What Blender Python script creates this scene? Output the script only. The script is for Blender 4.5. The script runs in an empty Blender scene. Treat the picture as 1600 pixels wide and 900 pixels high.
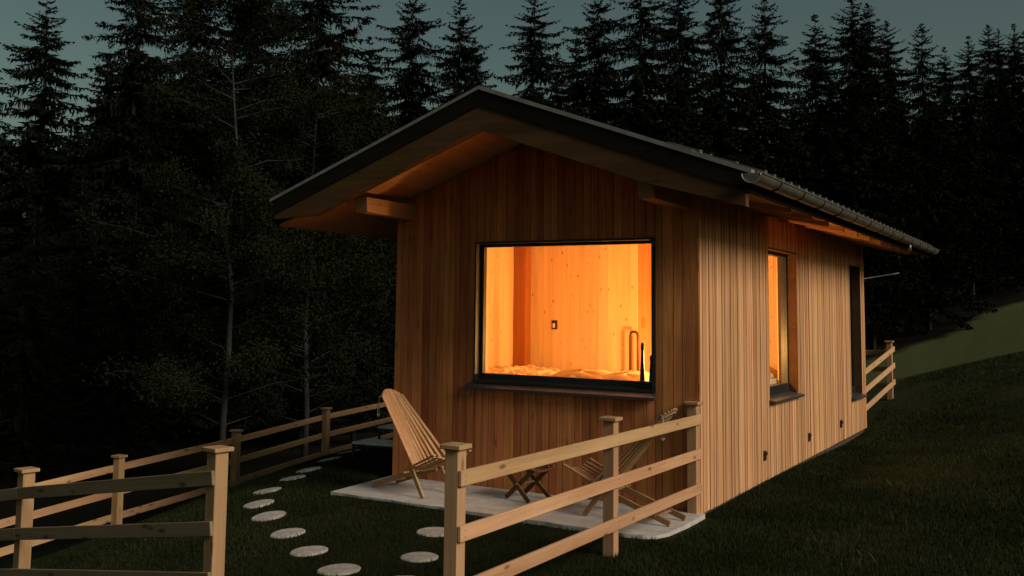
import bpy, math, random
import numpy as np
from mathutils import Vector, Matrix

scene = bpy.context.scene
COL = scene.collection
R = math.radians
rnd = random.Random(11)

# ------------------------------------------------------------------ camera, world, sun, exposure
cam_d = bpy.data.cameras.new("camera")
cam = bpy.data.objects.new("camera", cam_d)
COL.objects.link(cam)
cam_d.sensor_width = 36.0
cam_d.lens = 36.0 * 1574.86 / 1600.0
cam_d.shift_x = 56.418 / 1600.0
cam_d.shift_y = -111.807 / 1600.0
cam_d.clip_start = 0.1
cam_d.clip_end = 2000
_yaw, _pit, _rol = -0.549, 0.092, 0.014
_f = Vector((math.sin(_yaw) * math.cos(_pit), math.cos(_yaw) * math.cos(_pit), math.sin(_pit)))
_r = Vector((math.cos(_yaw), -math.sin(_yaw), 0))
_u = _r.cross(_f)
_r2 = _r * math.cos(_rol) + _u * math.sin(_rol)
_u2 = -_r * math.sin(_rol) + _u * math.cos(_rol)
M = Matrix((_r2, _u2, -_f)).transposed().to_4x4()
M.translation = Vector((3.38, -9.849, 1.983))
cam.matrix_world = M
scene.camera = cam

SUN_EL, SUN_DIR = R(30), Vector((0.988, -0.155))
SUN_STRENGTH, SKY_STRENGTH = 2.9, 0.041
world = bpy.data.worlds.new("World")
scene.world = world
world.use_nodes = True
nt = world.node_tree
nt.nodes.clear()
wo = nt.nodes.new("ShaderNodeOutputWorld")
bg = nt.nodes.new("ShaderNodeBackground")
sk = nt.nodes.new("ShaderNodeTexSky")
sk.sky_type = 'NISHITA'
sk.sun_disc = False
sk.sun_elevation = SUN_EL
sk.sun_rotation = math.atan2(SUN_DIR.x, SUN_DIR.y)
sk.air_density = 1.0
sk.dust_density = 2.0
tint = nt.nodes.new("ShaderNodeMix")
tint.data_type = 'RGBA'
tint.blend_type = 'MULTIPLY'
tint.inputs[0].default_value = 1.0
tint.inputs[7].default_value = (0.98, 1.0, 0.67, 1)      # the photograph's teal-grey dusk grade
nt.links.new(sk.outputs[0], tint.inputs[6])
nt.links.new(tint.outputs[2], bg.inputs[0])
bg.inputs[1].default_value = SKY_STRENGTH
nt.links.new(bg.outputs[0], wo.inputs[0])

sun_d = bpy.data.lights.new("sun", 'SUN')
sun = bpy.data.objects.new("sun", sun_d)
COL.objects.link(sun)
sun_d.energy = SUN_STRENGTH
sun_d.angle = R(26)                                     # the soft western afterglow
sun_d.color = (1.0, 0.87, 0.74)
sd = Vector((SUN_DIR.x * math.cos(SUN_EL), SUN_DIR.y * math.cos(SUN_EL), math.sin(SUN_EL)))
sun.rotation_euler = sd.to_track_quat('Z', 'Y').to_euler()

scene.view_settings.view_transform = 'Standard'
scene.view_settings.look = 'None'
scene.view_settings.exposure = 0.0
scene.view_settings.gamma = 1.0
scene.render.engine = 'CYCLES'
scene.cycles.use_denoising = True
scene.cycles.max_bounces = 8
scene.cycles.transparent_max_bounces = 12
scene.cycles.sample_clamp_indirect = 4.0

# ------------------------------------------------------------------ materials
def new_mat(name):
    m = bpy.data.materials.new(name)
    m.use_nodes = True
    n = m.node_tree
    b = n.nodes.get("Principled BSDF")
    return m, n, b

def plain(name, col, rough=0.6, metal=0.0, noise=0.0, nscale=8.0, bump=0.0):
    m, n, b = new_mat(name)
    b.inputs["Base Color"].default_value = (*col, 1)
    b.inputs["Roughness"].default_value = rough
    b.inputs["Metallic"].default_value = metal
    if noise or bump:
        tc = n.nodes.new("ShaderNodeTexCoord")
        nz = n.nodes.new("ShaderNodeTexNoise")
        nz.inputs["Scale"].default_value = nscale
        nz.inputs["Detail"].default_value = 6
        n.links.new(tc.outputs["Object"], nz.inputs["Vector"])
        if noise:
            rp = n.nodes.new("ShaderNodeValToRGB")
            rp.color_ramp.elements[0].position = 0.3
            rp.color_ramp.elements[1].position = 0.7
            rp.color_ramp.elements[0].color = (*[c * (1 - noise) for c in col], 1)
            rp.color_ramp.elements[1].color = (*[min(1, c * (1 + noise)) for c in col], 1)
            n.links.new(nz.outputs["Fac"], rp.inputs[0])
            n.links.new(rp.outputs[0], b.inputs["Base Color"])
        if bump:
            bp = n.nodes.new("ShaderNodeBump")
            bp.inputs["Strength"].default_value = bump
            bp.inputs["Distance"].default_value = 0.02
            n.links.new(nz.outputs["Fac"], bp.inputs["Height"])
            n.links.new(bp.outputs[0], b.inputs["Normal"])
    return m

def wood(name, light, dark, axis=2, spread=0.25, knots=0.5, rough=0.65, fine=38.0, bump=0.25, dirt=0.0, knot_col=None, kst=(8.5, 2.6), kth=(0.09, 0.19)):
    """Sawn timber: stretched grain along one local axis, a tone of its own per board, knots."""
    m, n, b = new_mat(name)
    L = n.links.new
    tc = n.nodes.new("ShaderNodeTexCoord")
    oi = n.nodes.new("ShaderNodeObjectInfo")
    off = n.nodes.new("ShaderNodeVectorMath"); off.operation = 'MULTIPLY'
    L(oi.outputs["Random"], off.inputs[0]); off.inputs[1].default_value = (37.0, 53.0, 71.0)
    add = n.nodes.new("ShaderNodeVectorMath"); add.operation = 'ADD'
    L(tc.outputs["Object"], add.inputs[0]); L(off.outputs[0], add.inputs[1])
    def stretch(across, along):
        mp = n.nodes.new("ShaderNodeMapping")
        sc = [across] * 3; sc[axis] = along
        mp.inputs["Scale"].default_value = sc
        L(add.outputs[0], mp.inputs["Vector"])
        return mp.outputs[0]
    nz = n.nodes.new("ShaderNodeTexNoise")
    nz.inputs["Scale"].default_value = 1.0; nz.inputs["Detail"].default_value = 7; nz.inputs["Roughness"].default_value = 0.62
    nz.inputs["Distortion"].default_value = 0.6
    L(stretch(fine, fine * 0.035), nz.inputs["Vector"])
    nz2 = n.nodes.new("ShaderNodeTexNoise")
    nz2.inputs["Scale"].default_value = 1.0; nz2.inputs["Detail"].default_value = 3
    L(stretch(7.0, 0.55), nz2.inputs["Vector"])
    ma = n.nodes.new("ShaderNodeMath"); ma.operation = 'MULTIPLY_ADD'
    L(nz2.outputs["Fac"], ma.inputs[0]); ma.inputs[1].default_value = 0.55; 
    mb = n.nodes.new("ShaderNodeMath"); mb.operation = 'MULTIPLY'
    L(nz.outputs["Fac"], mb.inputs[0]); mb.inputs[1].default_value = 0.5
    L(mb.outputs[0], ma.inputs[2])
    rp = n.nodes.new("ShaderNodeValToRGB")
    rp.color_ramp.elements[0].position = 0.36; rp.color_ramp.elements[0].color = (*dark, 1)
    rp.color_ramp.elements[1].position = 0.68; rp.color_ramp.elements[1].color = (*light, 1)
    L(ma.outputs[0], rp.inputs[0])
    hs = n.nodes.new("ShaderNodeHueSaturation")
    mr = n.nodes.new("ShaderNodeMapRange")
    mr.inputs["To Min"].default_value = 1 - spread; mr.inputs["To Max"].default_value = 1 + spread * 0.8
    L(oi.outputs["Random"], mr.inputs["Value"])
    L(mr.outputs[0], hs.inputs["Value"])
    fr = n.nodes.new("ShaderNodeMath"); fr.operation = 'MULTIPLY'; fr.inputs[1].default_value = 17.3
    L(oi.outputs["Random"], fr.inputs[0])
    fr2 = n.nodes.new("ShaderNodeMath"); fr2.operation = 'FRACT'; L(fr.outputs[0], fr2.inputs[0])
    mr2 = n.nodes.new("ShaderNodeMapRange")
    mr2.inputs["To Min"].default_value = 0.488; mr2.inputs["To Max"].default_value = 0.508
    L(fr2.outputs[0], mr2.inputs["Value"]); L(mr2.outputs[0], hs.inputs["Hue"])
    L(rp.outputs[0], hs.inputs["Color"])
    colr = hs.outputs[0]
    if knots > 0:
        vo = n.nodes.new("ShaderNodeTexVoronoi"); vo.inputs["Scale"].default_value = 1.0
        vo.inputs["Randomness"].default_value = 1.0
        L(stretch(*kst), vo.inputs["Vector"])
        kr = n.nodes.new("ShaderNodeValToRGB")
        kr.color_ramp.elements[0].position = kth[0]; kr.color_ramp.elements[0].color = (knots, knots, knots, 1)
        kr.color_ramp.elements[1].position = kth[1]; kr.color_ramp.elements[1].color = (0, 0, 0, 1)
        L(vo.outputs["Distance"], kr.inputs[0])
        mx = n.nodes.new("ShaderNodeMix"); mx.data_type = 'RGBA'
        L(kr.outputs[0], mx.inputs[0]); L(colr, mx.inputs[6])
        kc = knot_col or [c * 0.35 for c in dark]
        mx.inputs[7].default_value = (*kc, 1)
        colr = mx.outputs[2]
    if dirt > 0:
        nd = n.nodes.new("ShaderNodeTexNoise"); nd.inputs["Scale"].default_value = 2.2; nd.inputs["Detail"].default_value = 4
        L(tc.outputs["Object"], nd.inputs["Vector"])
        dr = n.nodes.new("ShaderNodeMapRange"); dr.inputs["From Min"].default_value = 0.45; dr.inputs["From Max"].default_value = 0.75
        dr.inputs["To Max"].default_value = dirt
        L(nd.outputs["Fac"], dr.inputs["Value"])
        mx = n.nodes.new("ShaderNodeMix"); mx.data_type = 'RGBA'; L(dr.outputs[0], mx.inputs[0]); L(colr, mx.inputs[6])
        mx.inputs[7].default_value = (dark[0] * .6, dark[1] * .65, dark[2] * .75, 1)
        colr = mx.outputs[2]
    L(colr, b.inputs["Base Color"])
    b.inputs["Roughness"].default_value = max(rough, .8)
    b.inputs["Specular IOR Level"].default_value = 0.035
    bp = n.nodes.new("ShaderNodeBump"); bp.inputs["Strength"].default_value = bump; bp.inputs["Distance"].default_value = 0.01
    L(nz.outputs["Fac"], bp.inputs["Height"]); L(bp.outputs[0], b.inputs["Normal"])
    return m

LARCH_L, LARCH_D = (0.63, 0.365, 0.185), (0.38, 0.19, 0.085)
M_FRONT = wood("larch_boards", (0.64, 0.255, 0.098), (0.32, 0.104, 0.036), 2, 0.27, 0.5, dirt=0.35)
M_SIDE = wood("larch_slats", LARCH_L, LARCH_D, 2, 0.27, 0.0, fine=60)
M_BEAM = wood("spruce_beam", (0.46, 0.27, 0.13), (0.30, 0.16, 0.07), 1, 0.1, 0.3)
M_BARGE = wood("spruce_barge", (0.095, 0.053, 0.024), (0.056, 0.030, 0.013), 0, 0.1, 0.3)
M_SOFFIT = wood("spruce_soffit", (0.52, 0.30, 0.15), (0.36, 0.19, 0.085), 1, 0.12, 0.3)
M_FENCE = wood("fence_timber", (0.55, 0.35, 0.185), (0.37, 0.21, 0.10), 0, 0.12, 0.85, dirt=0.15, kst=(10.0, 3.4), kth=(0.10, 0.21))
M_POST = wood("fence_post_timber", (0.47, 0.295, 0.155), (0.31, 0.18, 0.088), 2, 0.14, 0.6, dirt=0.3)
M_SLAT_DARK = wood("dark_chair_timber", (0.36, 0.21, 0.10), (0.24, 0.13, 0.06), 0, 0.14, 0.2)  # darker, browner timber for the right-hand chair
M_STOOL = wood("brown_stool_timber", (0.20, 0.10, 0.045), (0.12, 0.06, 0.026), 0, 0.14, 0.2)
M_FENCE_SHADE = wood("shaded_fence_timber", (0.27, 0.20, 0.125), (0.17, 0.12, 0.07), 0, 0.12, 0.8, dirt=0.2, kst=(10.0, 3.4), kth=(0.10, 0.21))  # darker copy of the fence timber: the entrance panel rails' shade is in the colour
M_SLAT = wood("chair_timber", (0.50, 0.31, 0.155), (0.36, 0.20, 0.09), 0, 0.14, 0.2)
M_INNER = wood("interior_boards", (0.80, 0.60, 0.36), (0.66, 0.45, 0.23), 2, 0.07, 0.8, fine=26, bump=0.05, knot_col=(0.25, 0.09, 0.02), kst=(11.0, 5.5), kth=(0.07, 0.14))
M_PASSAGE = wood("passage_boards", (0.46, 0.21, 0.075), (0.36, 0.15, 0.05), 2, 0.0, 0.3)
M_INDARK = wood("red_timber_post", (0.45, 0.17, 0.05), (0.33, 0.115, 0.03), 2, 0.0, 0.0)
M_RAIL = plain("dark_red_rail", (0.10, 0.025, 0.008), 0.5)
M_BLACK = plain("black_metal", (0.014, 0.014, 0.015), 0.42, 0.0, 0.2, 30)
M_SILL = plain("grey_black_sill", (0.05, 0.05, 0.05), 0.4, 0.3)
M_ZINC = plain("weathered_gutter", (0.17, 0.155, 0.125), 0.42, 0.65, 0.3, 14)
M_FLASH = plain("verge_flashing", (0.24, 0.235, 0.21), 0.45, 0.4, 0.2, 10)
M_ROOF = plain("dark_roof_tile", (0.075, 0.072, 0.066), 0.6, 0.0, 0.4, 9, 0.2)
M_FASCIA = wood("dark_fascia", (0.017, 0.013, 0.009), (0.010, 0.008, 0.006), 0, 0.1, 0.2)
M_CONC = plain("pale_concrete", (0.42, 0.395, 0.36), 0.85, 0.0, 0.16, 7, 0.25)
M_STONE = plain("stepping_stone", (0.36, 0.335, 0.30), 0.9, 0.0, 0.28, 13, 0.5)
M_CORE = plain("wall_core", (0.05, 0.03, 0.018), 0.9)
M_BED = plain("bed_linen", (0.78, 0.66, 0.50), 0.9, 0.0, 0.06, 5)
M_PILLOW = plain("pillow_linen", (0.70, 0.50, 0.30), 0.9, 0.0, 0.08, 5)
M_CORD = plain("rope_cord", (0.22, 0.19, 0.14), 0.9)
M_PALE = plain("pale_top", (0.78, 0.74, 0.66), 0.8, 0.0, 0.2, 8)
M_BARK = plain("bark", (0.016, 0.0135, 0.011), 0.95, 0.0, 0.5, 20, 0.6)
M_PALEBARK = plain("grey_bark", (0.015, 0.0135, 0.011), 0.9, 0.0, 0.45, 16, 0.5)

def foliage(name, a, b_, trans=0.0):
    m, n, b = new_mat(name)
    tc = n.nodes.new("ShaderNodeTexCoord")
    nz = n.nodes.new("ShaderNodeTexNoise"); nz.inputs["Scale"].default_value = 0.9; nz.inputs["Detail"].default_value = 4
    n.links.new(tc.outputs["Object"], nz.inputs["Vector"])
    rp = n.nodes.new("ShaderNodeValToRGB")
    rp.color_ramp.elements[0].position = 0.35; rp.color_ramp.elements[0].color = (*a, 1)
    rp.color_ramp.elements[1].position = 0.65; rp.color_ramp.elements[1].color = (*b_, 1)
    n.links.new(nz.outputs["Fac"], rp.inputs[0])
    n.links.new(rp.outputs[0], b.inputs["Base Color"])
    b.inputs["Roughness"].default_value = 0.8
    b.inputs["Specular IOR Level"].default_value = 0.03
    return m
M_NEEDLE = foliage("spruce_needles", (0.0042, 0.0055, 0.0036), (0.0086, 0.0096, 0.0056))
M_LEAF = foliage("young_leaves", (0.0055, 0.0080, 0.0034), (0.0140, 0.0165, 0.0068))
M_WEED = foliage("weed_tufts", (0.016, 0.021, 0.009), (0.042, 0.040, 0.019))
M_GRASS = foliage("grass_blades", (0.0095, 0.0145, 0.0048), (0.024, 0.029, 0.0105))

def ground_material():
    m, n, b = new_mat("meadow_ground")
    L = n.links.new
    tc = n.nodes.new("ShaderNodeTexCoord")
    a = n.nodes.new("ShaderNodeTexNoise"); a.inputs["Scale"].default_value = 0.35; a.inputs["Detail"].default_value = 8; a.inputs["Roughness"].default_value = 0.7
    f = n.nodes.new("ShaderNodeTexNoise"); f.inputs["Scale"].default_value = 22; f.inputs["Detail"].default_value = 8; f.inputs["Roughness"].default_value = 0.75
    L(tc.outputs["Object"], a.inputs["Vector"]); L(tc.outputs["Object"], f.inputs["Vector"])
    r1 = n.nodes.new("ShaderNodeValToRGB")
    r1.color_ramp.elements[0].position = 0.36; r1.color_ramp.elements[0].color = (0.014, 0.018, 0.007, 1)
    r1.color_ramp.elements[1].position = 0.66; r1.color_ramp.elements[1].color = (0.030, 0.034, 0.013, 1)
    L(a.outputs["Fac"], r1.inputs[0])
    r2 = n.nodes.new("ShaderNodeValToRGB")
    r2.color_ramp.elements[0].position = 0.35; r2.color_ramp.elements[0].color = (0.45, 0.45, 0.45, 1)
    r2.color_ramp.elements[1].position = 0.7; r2.color_ramp.elements[1].color = (1.35, 1.35, 1.3, 1)
    L(f.outputs["Fac"], r2.inputs[0])
    mx = n.nodes.new("ShaderNodeMix"); mx.data_type = 'RGBA'; mx.blend_type = 'MULTIPLY'; mx.inputs[0].default_value = 1
    L(r1.outputs[0], mx.inputs[6]); L(r2.outputs[0], mx.inputs[7])
    # far field painted paler: light on its sky-facing slope is put into the colour
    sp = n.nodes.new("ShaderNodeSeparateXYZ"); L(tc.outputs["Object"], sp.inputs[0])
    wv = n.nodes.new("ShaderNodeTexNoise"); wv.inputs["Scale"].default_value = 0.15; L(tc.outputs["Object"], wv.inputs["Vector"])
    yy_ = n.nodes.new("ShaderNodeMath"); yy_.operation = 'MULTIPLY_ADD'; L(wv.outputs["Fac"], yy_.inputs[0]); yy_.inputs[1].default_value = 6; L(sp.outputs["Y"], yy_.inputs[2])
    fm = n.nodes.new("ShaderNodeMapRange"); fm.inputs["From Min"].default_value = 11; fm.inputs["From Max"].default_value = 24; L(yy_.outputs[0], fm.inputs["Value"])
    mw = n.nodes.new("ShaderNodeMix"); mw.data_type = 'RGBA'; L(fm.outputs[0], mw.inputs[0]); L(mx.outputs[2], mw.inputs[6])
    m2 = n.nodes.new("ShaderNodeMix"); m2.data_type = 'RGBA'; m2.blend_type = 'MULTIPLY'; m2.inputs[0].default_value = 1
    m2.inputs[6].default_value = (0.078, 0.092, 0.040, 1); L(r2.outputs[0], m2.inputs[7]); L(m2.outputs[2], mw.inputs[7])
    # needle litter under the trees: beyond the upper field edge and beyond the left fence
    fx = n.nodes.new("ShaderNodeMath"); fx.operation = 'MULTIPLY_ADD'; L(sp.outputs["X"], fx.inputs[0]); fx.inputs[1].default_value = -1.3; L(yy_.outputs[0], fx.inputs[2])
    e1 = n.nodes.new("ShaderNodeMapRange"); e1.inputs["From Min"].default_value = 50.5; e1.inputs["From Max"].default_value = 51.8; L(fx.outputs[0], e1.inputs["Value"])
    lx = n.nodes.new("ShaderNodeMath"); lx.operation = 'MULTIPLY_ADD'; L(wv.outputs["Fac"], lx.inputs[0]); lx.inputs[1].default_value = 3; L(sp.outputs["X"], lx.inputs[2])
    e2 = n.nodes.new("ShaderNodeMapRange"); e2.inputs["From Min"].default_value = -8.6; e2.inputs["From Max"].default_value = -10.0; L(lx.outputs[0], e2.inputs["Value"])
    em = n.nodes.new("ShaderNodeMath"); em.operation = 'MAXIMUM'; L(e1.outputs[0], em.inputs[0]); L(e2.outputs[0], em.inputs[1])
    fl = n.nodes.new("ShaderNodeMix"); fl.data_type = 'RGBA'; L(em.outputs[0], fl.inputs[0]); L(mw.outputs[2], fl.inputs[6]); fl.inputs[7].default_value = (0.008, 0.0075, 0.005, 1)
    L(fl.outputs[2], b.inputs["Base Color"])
    b.inputs["Roughness"].default_value = 0.95
    b.inputs["Specular IOR Level"].default_value = 0.05
    bp = n.nodes.new("ShaderNodeBump"); bp.inputs["Strength"].default_value = 0.9; bp.inputs["Distance"].default_value = 0.06
    L(f.outputs["Fac"], bp.inputs["Height"]); L(bp.outputs[0], b.inputs["Normal"])
    return m
M_GROUND = ground_material()

def glass_material():
    m = bpy.data.materials.new("window_glass"); m.use_nodes = True
    n = m.node_tree; n.nodes.clear()
    o = n.nodes.new("ShaderNodeOutputMaterial")
    t = n.nodes.new("ShaderNodeBsdfTransparent"); t.inputs[0].default_value = (0.96, 0.97, 0.96, 1)
    g = n.nodes.new("ShaderNodeBsdfGlossy"); g.inputs["Roughness"].default_value = 0.02
    fr = n.nodes.new("ShaderNodeFresnel"); fr.inputs[0].default_value = 1.45
    mx = n.nodes.new("ShaderNodeMixShader")
    ge = n.nodes.new("ShaderNodeNewGeometry"); iv = n.nodes.new("ShaderNodeMath"); iv.operation = 'SUBTRACT'; iv.inputs[0].default_value = 1
    n.links.new(ge.outputs["Backfacing"], iv.inputs[1])
    ml = n.nodes.new("ShaderNodeMath"); ml.operation = 'MULTIPLY'; n.links.new(fr.outputs[0], ml.inputs[0]); n.links.new(iv.outputs[0], ml.inputs[1])
    n.links.new(ml.outputs[0], mx.inputs[0]); n.links.new(t.outputs[0], mx.inputs[1]); n.links.new(g.outputs[0], mx.inputs[2])
    n.links.new(mx.outputs[0], o.inputs[0])
    return m
M_GLASS = glass_material()

# ------------------------------------------------------------------ helpers
class MB:
    """collects faces of ONE mesh"""
    def __init__(s): s.v = []; s.f = []
    def hexa(s, p):
        """8 corners: bottom ring then top ring, counter-clockwise"""
        i = len(s.v); s.v += [tuple(q) for q in p]
        s.f += [(i+3, i+2, i+1, i), (i+4, i+5, i+6, i+7)] + [(i+k, i+(k+1) % 4, i+4+(k+1) % 4, i+4+k) for k in range(4)]
        return s
    def box(s, x0, x1, y0, y1, z0, z1):
        return s.hexa([(x0, y0, z0), (x1, y0, z0), (x1, y1, z0), (x0, y1, z0), (x0, y0, z1), (x1, y0, z1), (x1, y1, z1), (x0, y1, z1)])
    def bar(s, a, b, w, h, up=(0, 0, 1), taper=1.0):
        a = Vector(a); b = Vector(b); d = (b - a).normalized(); r = d.cross(Vector(up))
        if r.length < 1e-4: r = d.cross(Vector((1, 0, 0)))
        r.normalize(); u = r.cross(d)
        q = lambda c, k: [c - r*w*k/2 - u*h*k/2, c + r*w*k/2 - u*h*k/2, c + r*w*k/2 + u*h*k/2, c - r*w*k/2 + u*h*k/2]
        A = q(a, 1); B = q(b, taper); i = len(s.v); s.v += [tuple(p) for p in A + B]
        s.f += [(i+3, i+2, i+1, i), (i+4, i+5, i+6, i+7)] + [(i+k, i+(k+1) % 4, i+4+(k+1) % 4, i+4+k) for k in range(4)]
        return s
    def tube(s, pts, rad, n=8, caps=True):
        pts = [Vector(p) for p in pts]
        rads = rad if isinstance(rad, (list, tuple)) else [rad] * len(pts)
        i0 = len(s.v)
        for k, p in enumerate(pts):
            d = (pts[min(k+1, len(pts)-1)] - pts[max(k-1, 0)]).normalized()
            x = d.cross(Vector((0.13, 0.27, 1)) if abs(d.z) < 0.95 else Vector((1, 0.1, 0))).normalized(); y = d.cross(x)
            for j in range(n):
                t = 2 * math.pi * j / n
                s.v.append(tuple(p + (x * math.cos(t) + y * math.sin(t)) * rads[k]))
        for k in range(len(pts)-1):
            for j in range(n):
                a = i0 + k*n + j; b = i0 + k*n + (j+1) % n
                s.f.append((a, b, b+n, a+n))
        if caps:
            s.f.append(tuple(i0 + j for j in reversed(range(n))))
            s.f.append(tuple(i0 + (len(pts)-1)*n + j for j in range(n)))
        return s
    def mesh(s, name, mat, smooth=False, off=None):
        me = bpy.data.meshes.new(name)
        v = s.v if off is None else [(p[0]-off[0], p[1]-off[1], p[2]-off[2]) for p in s.v]
        me.from_pydata(v, [], s.f); me.materials.append(mat)
        if smooth: me.polygons.foreach_set("use_smooth", [True] * len(me.polygons))
        me.update()
        return me

def link(o, parent=None):
    COL.objects.link(o)
    if parent is not None: o.parent = parent
    return o
def origin_of(p):
    w = Vector((0, 0, 0))
    while p is not None:
        w += Vector(p.location); p = p.parent
    return w
def obj(name, mb, mat, parent=None, smooth=False, bevel=0.0, local=False, pivot=None):
    """one mesh object; vertices are given in world space unless local"""
    base = Vector((0, 0, 0)) if local else origin_of(parent)
    pv = Vector(pivot) if pivot is not None else base
    o = bpy.data.objects.new(name, mb.mesh(name, mat, smooth, None if local else pv))
    if not local: o.location = pv - base
    link(o, parent)
    if bevel:
        b = o.modifiers.new("edge", 'BEVEL'); b.width = bevel; b.segments = 1; b.limit_method = 'ANGLE'
    return o
def tag(o, label=None, cat=None, group=None, kind=None):
    if label: o["label"] = label
    if cat: o["category"] = cat
    if group: o["group"] = group
    if kind: o["kind"] = kind
    return o
def thing(name, loc, label, cat, group=None, rz=0.0):
    o = bpy.data.objects.new(name, None); o.location = loc; o.rotation_euler = (0, 0, rz); o.empty_display_size = 0.3
    link(o); return tag(o, label, cat, group)
def fast_mesh(name, V, F, mat, smooth=False):
    """numpy arrays of vertices and equal-sized faces"""
    me = bpy.data.meshes.new(name)
    n, k = F.shape
    me.vertices.add(len(V)); me.vertices.foreach_set("co", V.astype(np.float32).ravel())
    me.loops.add(n * k); me.loops.foreach_set("vertex_index", F.astype(np.int32).ravel())
    me.polygons.add(n); me.polygons.foreach_set("loop_start", np.arange(0, n * k, k, dtype=np.int32))
    me.materials.append(mat); me.update(calc_edges=True); me.validate()
    return me

# ------------------------------------------------------------------ ground
CP = np.array([[0.0, 0.0, -0.03], [0.0, -2.06, 0.0], [0.05, -4.43, 0.03], [-1.74, -4.7, -0.08], [-4.45, -4.3, -0.5], [-7.5, -2.5, -1.15], [-8.25, -0.25, -1.17], [-8.6, 2.35, -1.1], [-8.9, 5.0, -1.0], [-9.2, 7.4, -1.0], [-3.75, 0.0, -0.03], [-3.5, -1.35, -0.01], [-2.0, -1.35, -0.01], [-3.8, 4.0, -0.12], [-3.75, 8.6, -0.2], [0.0, 8.57, 0.03], [0.0, 4.0, 0.0], [0.0, 10.7, 0.38], [3.4, -9.8, 0.36], [-2.0, -9.0, -0.1], [-6.0, -8.0, -0.75], [-2.0, 4.0, -0.05], [3.0, 0.0, 0.2], [3.0, 5.0, 0.32], [7.0, -3.0, 0.6], [-4.19, -1.78, -0.1], [-4.67, -1.13, -0.1], [-5.11, -0.21, -0.12], [-5.34, 0.35, -0.11], [-5.63, 1.11, -0.1], [-6.03, 2.05, -0.13], [-6.31, 2.7, -0.16], [-0.3, 16.31, 0.51], [0.97, 14.69, 0.93], [2.18, 13.03, 1.31], [-4.23, 38.72, -0.33], [-1.98, 42.33, 0.74], [0.55, 44.93, 1.97], [-14.0, 2.0, -2.4], [-14.0, -8.0, -2.2], [-20.0, 15.0, -2.4], [-12.0, 20.0, -1.6], [-6.0, 25.0, -0.8], [-25.0, 40.0, -1.5], [-10.0, 45.0, 0.5], [-40.0, 20.0, -3.0], [-45.0, 60.0, 2.0], [-10.0, 75.0, 8.0], [25.0, 85.0, 12.0], [10.0, 50.0, 3.8], [18.0, 38.0, 3.6], [-12.0, 54.0, 2.5], [-60.0, 90.0, 12.0], [50.0, 60.0, 9.0], [60.0, 20.0, 6.0], [40.0, -30.0, 4.0], [0.0, -40.0, 0.0], [-40.0, -40.0, -4.0], [-80.0, 0.0, -4.0], [80.0, 90.0, 18.0], [90.0, -60.0, 6.0], [-90.0, -90.0, -6.0], [-100.0, 100.0, 14.0], [0.0, 120.0, 18.0]])
def _tps():
    n = len(CP); d = np.hypot(CP[:, None, 0]-CP[None, :, 0], CP[:, None, 1]-CP[None, :, 1])
    K = d*d*np.log(d+1e-9) + .15*np.eye(n)
    P = np.c_[np.ones(n), CP[:, :2]]
    return np.linalg.solve(np.block([[K, P], [P.T, np.zeros((3, 3))]]), np.r_[CP[:, 2], 0, 0, 0])
TW = _tps()
def height(x, y):
    x = np.asarray(x, float); y = np.asarray(y, float)
    out = TW[-3] + TW[-2]*x + TW[-1]*y
    for c, w in zip(CP, TW[:-3]):
        d2 = (x-c[0])**2 + (y-c[1])**2
        out = out + w*.5*d2*np.log(d2+1e-18)
    return out
def H(x, y): return float(height(x, y))

def make_ground():
    t = np.linspace(-1, 1, 261)
    g = 14*t + 300*np.sign(t)*np.abs(t)**5
    X, Y = np.meshgrid(g - 1.5, g + 3.0)
    far = np.clip(np.hypot(X, Y) / 130.0 - 1, 0, 1)
    Z = height(X, Y)
    Zf = np.where(Y > 0, 16.0, -4.0)
    Z = Z*(1-far) + Zf*far
    rg = np.random.default_rng(3)
    near = np.hypot(X+1.5, Y)
    Z += (0.02*np.sin(1.9*X+0.7*Y)*np.sin(1.3*Y-0.4*X) + 0.012*np.sin(4.1*X+2.0)*np.sin(3.7*Y)) * np.clip((near-5)/5, 0, 1)
    V = np.stack([X.ravel(), Y.ravel(), Z.ravel()], 1)
    n = len(g); i = np.arange(n*n).reshape(n, n)
    F = np.stack([i[:-1, :-1].ravel(), i[:-1, 1:].ravel(), i[1:, 1:].ravel(), i[1:, :-1].ravel()], 1)
    me = fast_mesh("ground", V, F, M_GROUND)
    me.polygons.foreach_set("use_smooth", [True]*len(me.polygons))
    return tag(link(bpy.data.objects.new("ground", me)), kind="structure")
make_ground()

# far wooded mountain flank that shows at the left edge below the sky
def make_mountain():
    top = [(-980.0, 194.0, 179.0), (-867.0, 265.0, 155.0), (-790.0, 311.0, 165.0), (-715.0, 359.0, 144.0), (-670.0, 388.0, 129.0), (-641.0, 408.0, 117.0), (-629.0, 416.0, 109.0), (-614.0, 425.0, 102.0), (-592.0, 440.0, 96.0), (-558.0, 462.0, 87.0), (-517.0, 489.0, 67.0)]
    rg = random.Random(5); m = MB(); P = []
    for a, b in zip(top[:-1], top[1:]):
        for k in range(12): P.append(tuple(a[i]+(b[i]-a[i])*k/12 for i in range(3)))
    d = Vector((top[5][0]-3.4, top[5][1]+9.8, 0)).normalized()
    n = len(P)
    for off, sc in ((-260, -.05), (-120, .55), (0, 1.0), (160, .6), (330, -.05)):
        for p in P: m.v.append((p[0]+d.x*off+rg.uniform(-6, 6), p[1]+d.y*off+rg.uniform(-6, 6), p[2]*sc - (8 if sc < 0 else 0) + rg.uniform(-1.6, 1.6)))
    for r_ in range(4):
        for k in range(n-1): m.f.append((r_*n+k, r_*n+k+1, (r_+1)*n+k+1, (r_+1)*n+k))
    tag(obj("mountain", m, plain("wooded_mountain", (0.020, 0.027, 0.026), .95, 0, .4, .05), None, True), kind="structure")
make_mountain()

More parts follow.
